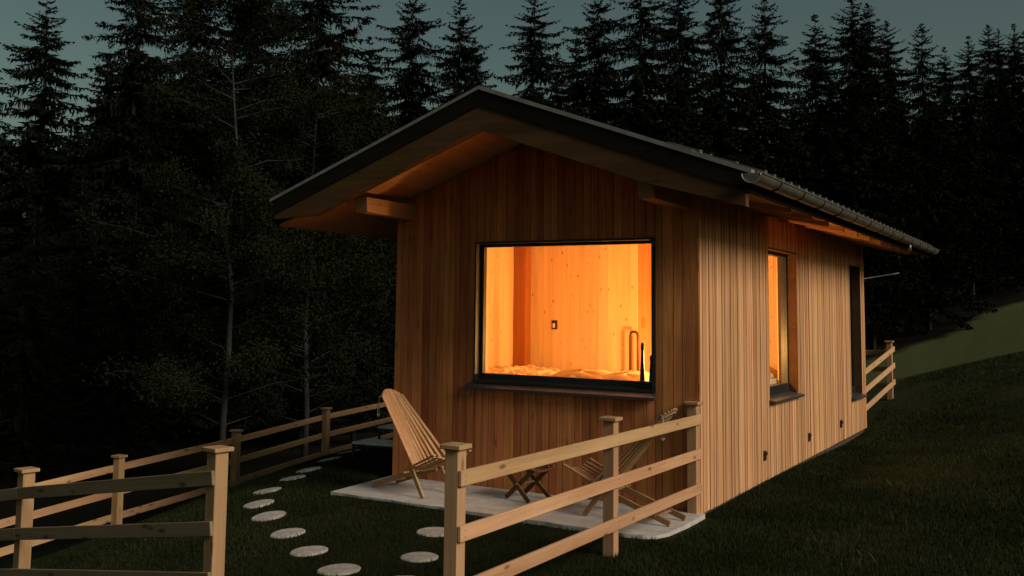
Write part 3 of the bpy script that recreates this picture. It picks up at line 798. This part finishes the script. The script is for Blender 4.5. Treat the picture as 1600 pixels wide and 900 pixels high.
f2 = thing("post_and_rail_fence", (-1.78, -4.75, -.1), "shadowed wooden fence panel in the left foreground beside the entrance gap", "fence", "wooden post and rail fences")
FA, FB, FC = Vector((-1.78, -4.76, 1.02)), Vector((-4.47, -4.33, .575)), Vector((-7.35, -3.87, .05))
ang = math.atan2(FB.y-FA.y, FB.x-FA.x)
post_mesh_parts(f2, FA.x, FA.y, -.35, FA.z, ang, .105); post_mesh_parts(f2, FB.x, FB.y, -.9, FB.z, ang, .105); post_mesh_parts(f2, FC.x, FC.y, -1.4, FC.z, ang)
nrm = Vector((math.sin(ang), -math.cos(ang), 0)); 
if nrm.y > 0: nrm = -nrm
for k in range(3):
    dz = Vector((0, 0, -.155 - .335*k)); n_ = nrm*.068
    e = (FA-FB).normalized()*.05
    rail(f2, FA+n_+dz+e, FB+n_+dz, mat=M_FENCE_SHADE); rail(f2, FB+n_+dz-e*.02, FC+n_+dz, mat=M_FENCE_SHADE)

f3 = thing("post_and_rail_fence", (-8.24, -.25, -1.2), "long wooden fence sloping along the dark wood on the left of the cabin", "fence", "wooden post and rail fences")
L3 = [Vector(p) for p in ((-7.42, -3.6, -.13), (-8.24, -.25, -.10), (-8.59, 2.35, -.02), (-8.90, 4.98, .12), (-9.25, 8.0, .20), (-9.6, 11.0, .30))]
for p in L3: post_mesh_parts(f3, p.x, p.y, p.z-1.25, p.z, .1, .11)
for a, b in zip(L3[:-1], L3[1:]):
    for k in range(3):
        dz = Vector((-.07, 0, -.135 - .335*k)); rail(f3, a+dz, b+dz)

f4 = thing("post_and_rail_fence", (.0, 10.65, .3), "short wooden fence at the cabin's far right corner on the meadow", "fence", "wooden post and rail fences")
post_mesh_parts(f4, .05, 10.68, .0, 1.50); post_mesh_parts(f4, -2.4, 10.75, -.2, 1.34)
for k in range(3):
    rail(f4, (-.05, 8.60, 1.05-.31*k-.03), (.118, 10.78, 1.40-.31*k)); rail(f4, (-.02, 10.78, 1.33-.31*k), (-2.45, 10.85, 1.17-.31*k))

# ------------------------------------------------------------------ slatted folding chairs
def make_chair(loc, rz, label, cord_side=1, M_SLAT=M_SLAT):
    t = thing("slatted_chair", loc, label, "chair", "slatted wooden lounge chairs", rz)
    # local: +x forward, +y left, +z up
    B0, B1, BF = Vector((-.54, 0, 1.06)), Vector((0.11, 0, .27)), Vector((.31, 0, 0.0))
    S0, S1_, SF = Vector((.52, 0, .41)), Vector((.06, 0, .235)), Vector((-.56, 0, .012))
    nb = 11
    for k in range(nb):
        u = 2*k/(nb-1) - 1
        bow = .085*u*u
        top = B0 + Vector((bow*.9, .135*u, -.06*u*u))
        low = B1 + Vector((bow*1.1, .262*u, .06*u*u))
        obj("slat", MB().bar(low, top, .040, .017, (B1-B0).cross(Vector((0, 1, 0)))), M_SLAT, t, local=True, bevel=.004)
    ns = 9
    for k in range(ns):
        u = 2*k/(ns-1) - 1
        fr = S0 + Vector((0, .26*u, .06*u*u)); bk = S1_ + Vector((0, .245*u, .035*u*u))
        obj("slat", MB().bar(bk, fr, .040, .017, (0, 0, 1)), M_SLAT, t, local=True, bevel=.004)
    for s_ in (-1, 1):
        obj("leg", MB().bar(B1 + Vector((-.02, .20*s_, .03)), BF + Vector((0, .22*s_, .004)), .022, .052, (1, 0, .6)), M_SLAT, t, local=True, bevel=.004)
        obj("leg", MB().bar(S1_ + Vector((.05, .16*s_, .01)), SF + Vector((0, .17*s_, .014)), .022, .056, (0, 0, 1)), M_SLAT, t, local=True, bevel=.004)
    obj("crossbar", MB().tube([(.08, -.29, .245), (.08, .29, .245)], .012, 8), M_SLAT, t, True, local=True)
    obj("crossbar", MB().bar((-.40, -.19, .085), (-.40, .19, .085), .045, .02), M_SLAT, t, local=True)
    obj("rope", MB().tube([(-.455 - .09 * (1-u*u) + .012, .14*u, 1.02 - .06*u*u) for u in np.linspace(-1, 1, 9)], .006, 6), M_CORD, t, True, local=True)
    m = MB()
    for dy in (0, .02):
        m.tube([(-.45, (.14+dy*.3)*cord_side, 1.005), (-.485, (.155+dy*.5)*cord_side, .985), (-.495, (.16+dy)*cord_side, .90), (-.48, (.16+dy*1.5)*cord_side, .79)], .006, 5)
    m.tube([(-.50, .175*cord_side, .80), (-.49, .175*cord_side, .775), (-.475, .185*cord_side, .80)], .014, 6)
    obj("rope_tail", m, M_CORD, t, True, local=True)
    return t
make_chair((-2.88, -.72, .021), R(-13), "slatted wooden lounge chair left of the picture window, facing right", -1)
make_chair((-.55, -.62, .021), R(176), "slatted wooden lounge chair at the cabin's right corner behind the fence, facing left", 1, M_SLAT_DARK)

# low slatted stool between them
st = thing("slatted_stool", (-1.74, -.38, .021), "low slatted folding stool on the patio below the picture window", "stool", None, R(-12))
for k in range(9):
    u = 2*k/8 - 1
    obj("slat", MB().bar((-.22, .20*u, .335-.035*(1-u*u)), (.22, .17*u, .345-.035*(1-u*u)), .036, .016), M_STOOL, st, local=True)
for s_ in (-1, 1):
    obj("leg", MB().bar((-.20, .15*s_, .33), (.17, .17*s_, .012), .02, .045, (1, 0, .8)), M_STOOL, st, local=True)
    obj("leg", MB().bar((.20, .12*s_, .335), (-.17, .14*s_, .012), .02, .045, (1, 0, -.8)), M_STOOL, st, local=True)
obj("crossbar", MB().tube([(0, -.18, .17), (0, .18, .17)], .01, 8), M_CORD, st, True, local=True)

# black framed bench and side table on the lawn left of the cabin
def frame_table(name, loc, lx, ly, h, rz, label, cat):
    t = thing(name, loc, label, cat, None, rz)
    obj("top", MB().box(-lx/2, lx/2, -ly/2, ly/2, h-.03, h), M_PALE, t, local=True, bevel=.005)
    m = MB()
    for s_ in (-1, 1):
        m.box(-lx/2, lx/2, s_*(ly/2-.02)-.012, s_*(ly/2-.02)+.012, h-.06, h-.031); m.box(s_*(lx/2-.02)-.012, s_*(lx/2-.02)+.012, -ly/2+.032, ly/2-.032, h-.06, h-.031)
    obj("frame", m, M_BLACK, t, local=True)
    for a in (-1, 1):
        for b in (-1, 1):
            obj("leg", MB().box(a*(lx/2-.02)-.015, a*(lx/2-.02)+.015, b*(ly/2-.02)-.015, b*(ly/2-.02)+.015, -.05, h-.061), M_BLACK, t, local=True)
    return t
frame_table("garden_bench", (-4.80, 1.42, H(-4.80, 1.42)), 1.0, .42, .175, R(8), "low black metal bench with pale top at the cabin's left corner", "bench")
frame_table("side_table", (-5.28, 2.45, H(-5.28, 2.45)), .7, .5, .29, R(8), "black metal side table with pale top behind the low bench", "table")

# ------------------------------------------------------------------ trees
def spruce_crown(seed, Hh, Rm):
    """whorls of drooping boughs, each carrying many thin hanging twigs"""
    rg = np.random.default_rng(seed)
    P, D, Wd = [], [], []
    def add(p, d, w): P.append(p); D.append(d); Wd.append(w)
    t = .02
    while t < Hh*.90:
        n = rg.integers(4, 8)
        a0 = rg.uniform(0, 6.283)
        gap = rg.random() < .12
        for k in range(n):
            if gap and rg.random() < .5: continue
            a = a0 + 6.283*k/n + rg.normal(0, .3)
            tj = max(0.0, t + rg.normal(0, .10))
            L_ = (Rm*(1-math.exp(-tj/4.2)) + .10)*rg.choice([rg.uniform(.55, .9), rg.uniform(.85, 1.12), rg.uniform(1.0, 1.3)], p=[.35, .5, .15])
            droop = rg.uniform(.05, .34) + .20*min(1, tj/8); up = rg.uniform(.05, .30)
            rise = .55*max(0, 1 - tj/2.4)
            o = np.array([math.cos(a), math.sin(a)]); side = np.array([-o[1], o[0]])
            bend = rg.normal(0, .12)
            m = max(4, int(L_/.085))
            s = np.sort((np.arange(m)+rg.uniform(0, 1, m))/m)
            f = lambda q: np.stack([(o[0]+side[0]*bend*q)*L_*q, (o[1]+side[1]*bend*q)*L_*q, Hh - tj + L_*(rise*q - droop*q*1.2 + up*q**3)], -1)
            px = f(s)
            # bough wood
            nb = 4; e = f(np.linspace(0, 1, nb+1))
            add(e[:-1], e[1:]-e[:-1], np.linspace(.022, .008, nb))
            full = min(1.15, .35+tj/3)
            for sg in (-1, 0, 1, 2, 3):
                ln = rg.uniform(.16, .46, m)*(1.1-.65*s)*full
                if sg == 0:
                    d = np.stack([o[0]+0*s, o[1]+0*s, rg.uniform(-.5, .25, m)], 1); ln = ln*.8
                elif sg >= 2:      # twigs hanging from the bough
                    d = np.stack([o[0]*rg.uniform(-.1, .5, m)+side[0]*rg.normal(0, .35, m), o[1]*rg.uniform(-.1, .5, m)+side[1]*rg.normal(0, .35, m), -1+0*s], 1); ln = ln*(1.15 if sg == 2 else .8)*min(1, .3+tj/5)
                else:
                    d = np.stack([o[0]*.7+side[0]*sg*rg.uniform(.5, 1.1, m), o[1]*.7+side[1]*sg*rg.uniform(.5, 1.1, m), rg.uniform(-.8, .1, m)], 1)
                d /= np.linalg.norm(d, axis=1)[:, None]
                add(px, d*ln[:, None], rg.uniform(.018, .040, m)*(1+min(.8, max(0, tj-3)/6)))
        # leader tuft
        t += rg.uniform(.16, .30) if t < 3 else rg.uniform(.24, .42)
    P = np.concatenate(P); D = np.concatenate(D); Wd = np.concatenate(Wd)
    rv = rg.normal(size=D.shape); S = np.cross(D, rv); S /= np.linalg.norm(S, axis=1)[:, None]+1e-9
    S *= Wd[:, None]
    n = len(P)
    V = np.empty((n, 4, 3)); V[:, 0] = P; V[:, 1] = P + D*.4 + S; V[:, 2] = P + D; V[:, 3] = P + D*.45 - S
    return fast_mesh("crown", V.reshape(-1, 3), np.arange(4*n).reshape(n, 4), M_NEEDLE)
def trunk_mesh(Hh, r, mat=M_BARK):
    return MB().tube([(0, 0, -.6), (0, 0, Hh*.3), (.03, .02, Hh*.65), (0, 0, Hh*.9), (0, 0, Hh+.12)], [r, r*.8, r*.45, .03, .006], 8).mesh("trunk", mat, True)
SP = [(16.5, 2.9), (17.0, 2.6), (18.0, 3.0), (18.5, 3.2), (17.5, 3.4)]
SPM = [(spruce_crown(20+k, h, r), trunk_mesh(h, .17)) for k, (h, r) in enumerate(SP)]

TREES = [(-32.2,15.3,17.7,1.05,0),(-32.0,17.9,16.2,0.8,1),(-28.3,16.3,18.8,1.0,2),(-29.6,20.0,20.7,1.0,3),(-28.7,23.0,20.5,1.0,0),
(-20.9,18.5,18.3,1.35,4),(-22.0,22.9,15.7,0.8,1),(-21.4,25.3,18.7,0.95,2),(-18.8,24.6,17.3,0.85,0),(-16.2,26.2,17.3,1.0,3),
(-15.3,29.2,16.3,0.75,1),(-14.8,30.4,18.5,0.95,2),(-12.9,30.4,18.8,1.0,4),(-12.2,33.1,18.7,1.0,0),(-11.3,35.9,19.5,0.9,3),
(-9.6,37.1,18.1,0.95,2),(-7.9,40.5,17.2,0.95,1),(-6.4,41.3,18.0,1.0,0),(-5.9,42.8,17.5,0.9,2),(-5.2,45.6,16.4,0.9,3),
(-3.7,45.4,15.8,0.9,4),(-3.3,50.4,14.3,0.8,1),(-2.1,49.9,14.6,0.9,0),(-1.3,52.6,15.2,0.85,2),(-0.8,56.4,15.0,0.6,3),
(-0.1,54.5,15.0,0.9,1),(0.7,52.7,14.4,0.95,4),(-38.6,16.2,17.0,1.0,3),(-42.1,20.4,12.1,0.9,1),(-20.7,29.4,16.9,0.7,2),
(-18.0,32.2,16.2,0.7,4),(-43.1,19.5,10.7,0.92,4),(-39.8,18.6,11.3,0.86,0),(-38.6,20.4,12.1,0.96,1),(-37.8,21.7,13.4,0.97,4),
(-37.1,22.7,16.5,0.92,1),(-37.6,24.3,16.4,0.91,4),(-31.9,22.9,15.4,1.03,3),(-31.5,24.1,16.3,0.93,0),(-29.5,25.0,16.0,1.02,2),
(-28.7,26.5,16.0,1.05,2),(-27.3,27.0,15.0,0.85,1),(-26.7,28.2,14.2,1.09,4),(-25.4,30.2,13.4,0.91,1),(-23.4,30.9,13.0,0.91,3),
(-22.5,32.7,13.7,1.01,4),(-20.1,32.4,13.4,1.05,1),(-19.6,34.1,12.5,1.09,3),(-16.7,33.2,12.2,1.03,4),(-15.9,35.9,13.8,0.97,3),
(-13.9,33.8,13.6,0.96,4),(-13.7,39.4,13.4,0.93,1),(-11.4,36.3,13.2,0.95,4),(-12.7,46.3,13.0,0.88,1),(-10.4,46.1,13.3,0.88,2),
(-48.3,22.9,11.8,1.02,1),(-47.0,23.4,11.0,1.0,4),(-46.0,25.5,13.0,1.02,2),(-42.9,24.4,14.6,0.9,0),(-42.8,26.6,16.7,1.07,3),
(-40.9,28.0,18.5,1.05,1),(-38.5,29.6,18.2,0.94,0),(-36.9,29.6,16.6,1.03,4),(-34.7,30.8,17.4,0.86,1),(-34.1,33.2,16.9,0.86,0),
(-31.6,33.4,16.2,1.03,3),(-29.9,34.6,15.7,0.91,2),(-27.0,34.0,14.1,1.1,2),(-25.5,36.4,14.0,0.92,3),(-24.3,36.0,14.2,1.07,1),
(-21.4,36.7,13.7,0.9,0),(-20.8,39.9,13.4,0.96,0),(-18.6,39.3,12.6,1.03,1),(-17.4,40.5,14.7,0.87,2),(-14.9,40.1,15.0,0.87,4),
(-14.4,43.9,14.7,1.1,2),(-14.8,52.5,13.5,0.88,4),(-11.8,53.5,13.3,0.93,4),(-10.2,54.2,14.0,1.06,3),(-9.0,59.6,12.5,0.75,0),
(-6.6,57.7,12.0,0.69,4),(-4.6,57.2,11.8,0.79,3),(-3.4,62.8,11.4,0.71,2),(-0.6,60.1,9.4,0.76,0),(0.8,65.3,11.7,0.82,4),
(-54.7,25.9,11.9,1.07,0),(-52.6,26.9,11.8,0.95,4),(-49.7,28.6,12.9,0.93,0),(-50.5,31.3,15.1,0.93,2),(-46.5,30.9,18.9,1.09,4),
(-45.0,33.0,18.9,1.05,2),(-44.5,35.1,19.6,0.97,0),(-41.1,35.0,17.4,0.97,4),(-38.1,36.9,18.5,0.91,0),(-36.9,39.3,17.3,0.85,1),
(-34.3,40.5,15.0,0.9,3),(-31.4,38.4,15.8,0.87,3),(-31.6,43.0,15.5,0.91,2),(-27.7,41.0,14.5,1.08,4),(-26.6,46.6,14.9,0.91,1),
(-24.8,47.9,14.4,0.94,1),(-21.3,46.1,13.6,1.03,4),(-20.1,49.7,15.4,1.02,4),(-17.2,48.4,14.0,0.93,0),(-15.6,48.9,14.0,0.91,2),
(-14.1,57.1,12.5,1.02,3),(-11.9,59.0,11.6,1.0,4),(-10.4,61.8,13.3,0.98,0),(-7.9,64.0,12.5,0.88,2),(-6.2,64.3,11.4,0.74,2),
(-4.4,66.6,10.6,0.71,2),(-1.1,72.5,8.3,0.77,1),(0.8,70.4,9.7,0.83,0),(3.8,72.9,8.0,0.73,3),(-23.3,8.8,7.8,1.0,4),
(-24.7,11.3,9.5,1.0,2),(-21.6,11.0,8.2,1.0,4),(-15.1,13.7,8.4,1.0,0),(-18.5,15.3,7.5,1.0,0),(-26.5,9.2,8.7,1.0,2),
(-16.7,17.5,7.4,1.0,1),(-24.1,15.2,9.3,1.0,1),(-22.7,17.3,8.8,1.0,3)]
TLAB = ["spruce with open drooping boughs standing clear against the sky at the far left", "shorter dense spruce just right of the open one at the far left", "tall spruce rising out of the photo behind the leafy tree, left of it",
 "tall spruce behind the left half of the leafy tree", "tall spruce behind the right half of the leafy tree", "broadest tall dark spruce, left of the roof peak, leaving the photo's top", "narrow spruce on the right flank of the broadest spruce",
 "tall spruce left of the slim spire above the roof's left slope", "slim spruce spire close left of the roof peak's sky gap", "lone tall spruce standing right above the roof peak", "low spruce in the dip between the lone spruce and the next tall group",
 "tall spruce at the left of the group above the roof's right slope", "tall spruce in the middle of the group above the roof's right slope", "tall spruce at the right of the group above the roof's right slope", "tall thin-crowned spruce with pale trunk showing, above the roof's right slope",
 "pointed spruce tip at the photo's top edge, last before the wide right sky gap", "spruce left beside the tallest twin spruces on the right", "taller of the twin spruces on the right side touching the photo's top", "second of the twin spruces on the right, close behind the taller",
 "pointed spruce just right of the twin spruces", "free-standing open spruce tip between two dips in the right skyline", "low spruce tip right of the free-standing open spruce", "rounded spruce tip left of the small far right trio",
 "left tip of the trio of spruces near the photo's right edge", "thin tip in the middle of the trio near the photo's right edge", "right tip of the trio of spruces near the photo's right edge", "spruce cut by the photo's right edge",
 "spruce at the photo's left edge", "small spruce low at the left edge below the pale sky", "spruce in the sky gap just left of the roof peak", "spruce in the dip right of the lone spruce above the roof"]
tr = random.Random(2)
for k, (tx, ty, th, rs, v) in enumerate(TREES):
    z = H(tx, ty) - .1
    ratio = (tx-3.38)/(ty+9.85)
    lab = TLAB[k] if k < len(TLAB) else ("dark spruce lost in the black mass of the wood beyond the left fence" if ratio < -.92 else
          "dark spruce lost in the black mass of the wood above the cabin roof" if ratio < -.34 else "dark spruce lost in the black mass of the wood above the right-hand field")
    t = thing("spruce_tree", (tx, ty, z), lab, "tree", "spruces of the wood behind the cabin")
    sc = th/SP[v][0]
    c = bpy.data.objects.new("crown", SPM[v][0]); q = bpy.data.objects.new("trunk", SPM[v][1])
    rot = tr.uniform(0, 6.283)
    lean = (tr.uniform(-.015, .015), tr.uniform(-.015, .015), rot)
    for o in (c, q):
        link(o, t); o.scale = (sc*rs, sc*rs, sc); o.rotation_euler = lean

def leafy_tree(loc, Hh, seed, label, spread, nleaf):
    rg = np.random.default_rng(seed); rr = random.Random(seed)
    t = thing("leafy_tree", loc, label, "tree")
    m = MB(); ends = []
    tp = [Vector((0, 0, -.5))]
    for k in range(1, 9): tp.append(Vector((rr.uniform(-.12, .12)*k*.3, rr.uniform(-.12, .12)*k*.3, Hh*k/8)))
    m.tube(tp, [.085*(1-.115*k) for k in range(9)], 8)
    for k in range(70):
        f = rr.uniform(.10, .97); i0 = min(7, int(f*8)); b = tp[i0].lerp(tp[i0+1], f*8-i0)
        a = rr.uniform(0, 6.283); L_ = spread*(1.05 - .75*abs(f-.42)**1.0)*rr.uniform(.55, 1.1)
        d = Vector((math.cos(a), math.sin(a), 0)); pts_ = [b]
        for s in (.35, .7, 1.0): pts_.append(b + d*L_*s + Vector((rr.uniform(-.1, .1), rr.uniform(-.1, .1), L_*(.38*s - .12*s*s) + rr.uniform(-.06, .06))))
        m.tube(pts_, [.018, .012, .007, .003], 5, False); ends.append(pts_)
        for s2 in range(3):
            q = pts_[1].lerp(pts_[3], rr.uniform(0, .9)); e = q + Vector((rr.uniform(-.5, .5), rr.uniform(-.5, .5), rr.uniform(-.1, .35)))*spread*.35
            m.tube([q, (q+e)/2 + Vector((0, 0, .05)), e], [.009, .006, .003], 4, False); ends.append([q, q.lerp(e, .5), e, e])
    obj("trunk", m, M_PALEBARK, t, True, local=True)
    E = np.array([[list(p) for p in e] for e in ends])
    pw_ = rg.random(len(E))**1.6 + .03; pick = rg.choice(len(E), nleaf, p=pw_/pw_.sum()); s = rg.uniform(.25, 1.05, nleaf)*3
    i0 = np.clip(s.astype(int), 0, 2); fr = (s-i0)[:, None]
    P = E[pick, i0]*(1-fr) + E[pick, i0+1]*fr + rg.normal(0, .17, (nleaf, 3))
    D = rg.normal(size=(nleaf, 3)); D[:, 2] -= .5; D /= np.linalg.norm(D, axis=1)[:, None]; S = np.cross(D, rg.normal(size=D.shape)); S /= np.linalg.norm(S, axis=1)[:, None]
    ln = rg.uniform(.05, .10, (nleaf, 1))
    V = np.empty((nleaf, 4, 3)); V[:, 0] = P; V[:, 1] = P + D*ln*.5 + S*ln*.3; V[:, 2] = P + D*ln; V[:, 3] = P + D*ln*.5 - S*ln*.3
    link(bpy.data.objects.new("crown", fast_mesh("crown", V.reshape(-1, 3), np.arange(4*nleaf).reshape(nleaf, 4), M_LEAF)), t)
leafy_tree((-13.7, 7.1, H(-13.7, 7.1)), 11.5, 5, "tall young leafy tree with slender pale trunk behind the left fence", 2.9, 60000)
leafy_tree((-13.4, 9.6, H(-13.4, 9.6)), 9.5, 6, "shorter leafy tree close beside the cabin's left eave", 2.7, 42000)

# ------------------------------------------------------------------ grass blades
def grass(name, n, region, hmin, hmax, mat, seed, wid=.0034):
    rg = np.random.default_rng(seed)
    x0, x1, y0, y1 = region
    X = rg.uniform(x0, x1, n); Y = rg.uniform(y0, y1, n)
    keep = ~((X > XL-.02) & (X < XR+.02) & (Y > -.03) & (Y < LEN+.02))
    keep &= ~((X > -3.68) & (X < .17) & (Y > -1.29) & (Y < .0))
    keep &= X > -8.2 - .12*Y
    for sx, sy, _ in STONES: keep &= (X-sx)**2 + (Y-sy)**2 > .178**2
    dist = np.hypot(X-3.38, Y+9.85)
    keep &= dist > 1.2
    # thinner with distance, patchy
    patch = .5 + .5*np.sin(1.7*X+.6*Y+1.3*np.sin(.9*Y))*np.sin(1.1*Y-.5*X)
    keep &= rg.random(n) < np.clip((9.5/dist)**1.3, 0, 1)*(.45+.55*patch)
    X, Y, dist = X[keep], Y[keep], dist[keep]; n = len(X)
    Z = height(X, Y)
    h = rg.uniform(hmin, hmax, n)*(.7+.6*rg.random(n)); a = rg.uniform(0, 6.283, n); w = wid*(.7+.6*rg.random(n))*np.clip(dist/8, .7, 2.2)
    lean = rg.uniform(.1, .75, n)*h; b = rg.uniform(0, 6.283, n)
    V = np.empty((n, 3, 3))
    V[:, 0] = np.stack([X-np.cos(a)*w, Y-np.sin(a)*w, Z-.01], 1); V[:, 1] = np.stack([X+np.cos(a)*w, Y+np.sin(a)*w, Z-.01], 1)
    V[:, 2] = np.stack([X+np.cos(b)*lean, Y+np.sin(b)*lean, Z+h], 1)
    o = link(bpy.data.objects.new(name, fast_mesh(name, V.reshape(-1, 3), np.arange(3*n).reshape(n, 3), mat)))
    return tag(o, kind="stuff")
g1 = grass("lawn_grass", 480000, (-9.0, 1.4, -6.5, 6.5), .018, .042, M_GRASS, 1)
tag(g1, "short dark lawn grass around the patio and stepping stones", "grass")
g2 = grass("meadow_grass", 420000, (0.0, 6.0, -7.0, 13.0), .02, .05, M_GRASS, 2)
# taller tufts and weeds scattered through the meadow
def weeds(n, seed):
    rg = np.random.default_rng(seed)
    cx = rg.uniform(1.2, 5.6, n); cy = rg.uniform(-6.5, 10, n); k = 14
    ok = (np.hypot(cx-3.38, cy+9.85) > 3.0); cx, cy = cx[ok], cy[ok]; n = len(cx)
    X = np.repeat(cx, k) + rg.normal(0, .05, n*k); Y = np.repeat(cy, k) + rg.normal(0, .05, n*k); Z = height(X, Y)
    h = rg.uniform(.03, .10, n*k); a = rg.uniform(0, 6.283, n*k); b = rg.uniform(0, 6.283, n*k); w = rg.uniform(.003, .007, n*k); le = h*rg.uniform(.2, .8, n*k)
    V = np.empty((n*k, 4, 3))
    V[:, 0] = np.stack([X-np.cos(a)*w, Y-np.sin(a)*w, Z-.01], 1); V[:, 1] = np.stack([X+np.cos(a)*w, Y+np.sin(a)*w, Z-.01], 1)
    V[:, 2] = np.stack([X+np.cos(b)*le+np.cos(a)*w, Y+np.sin(b)*le+np.sin(a)*w, Z+h*.8], 1); V[:, 3] = np.stack([X+np.cos(b)*le*1.3, Y+np.sin(b)*le*1.3, Z+h], 1)
    o = link(bpy.data.objects.new("meadow_weeds", fast_mesh("meadow_weeds", V.reshape(-1, 3), np.arange(4*n*k).reshape(n*k, 4), M_WEED)))
    return tag(o, "scattered taller tufts and weeds in the dark meadow", "weeds", None, "stuff")
weeds(150, 9)
tag(g2, "dark unmown meadow grass right of the cabin", "grass")
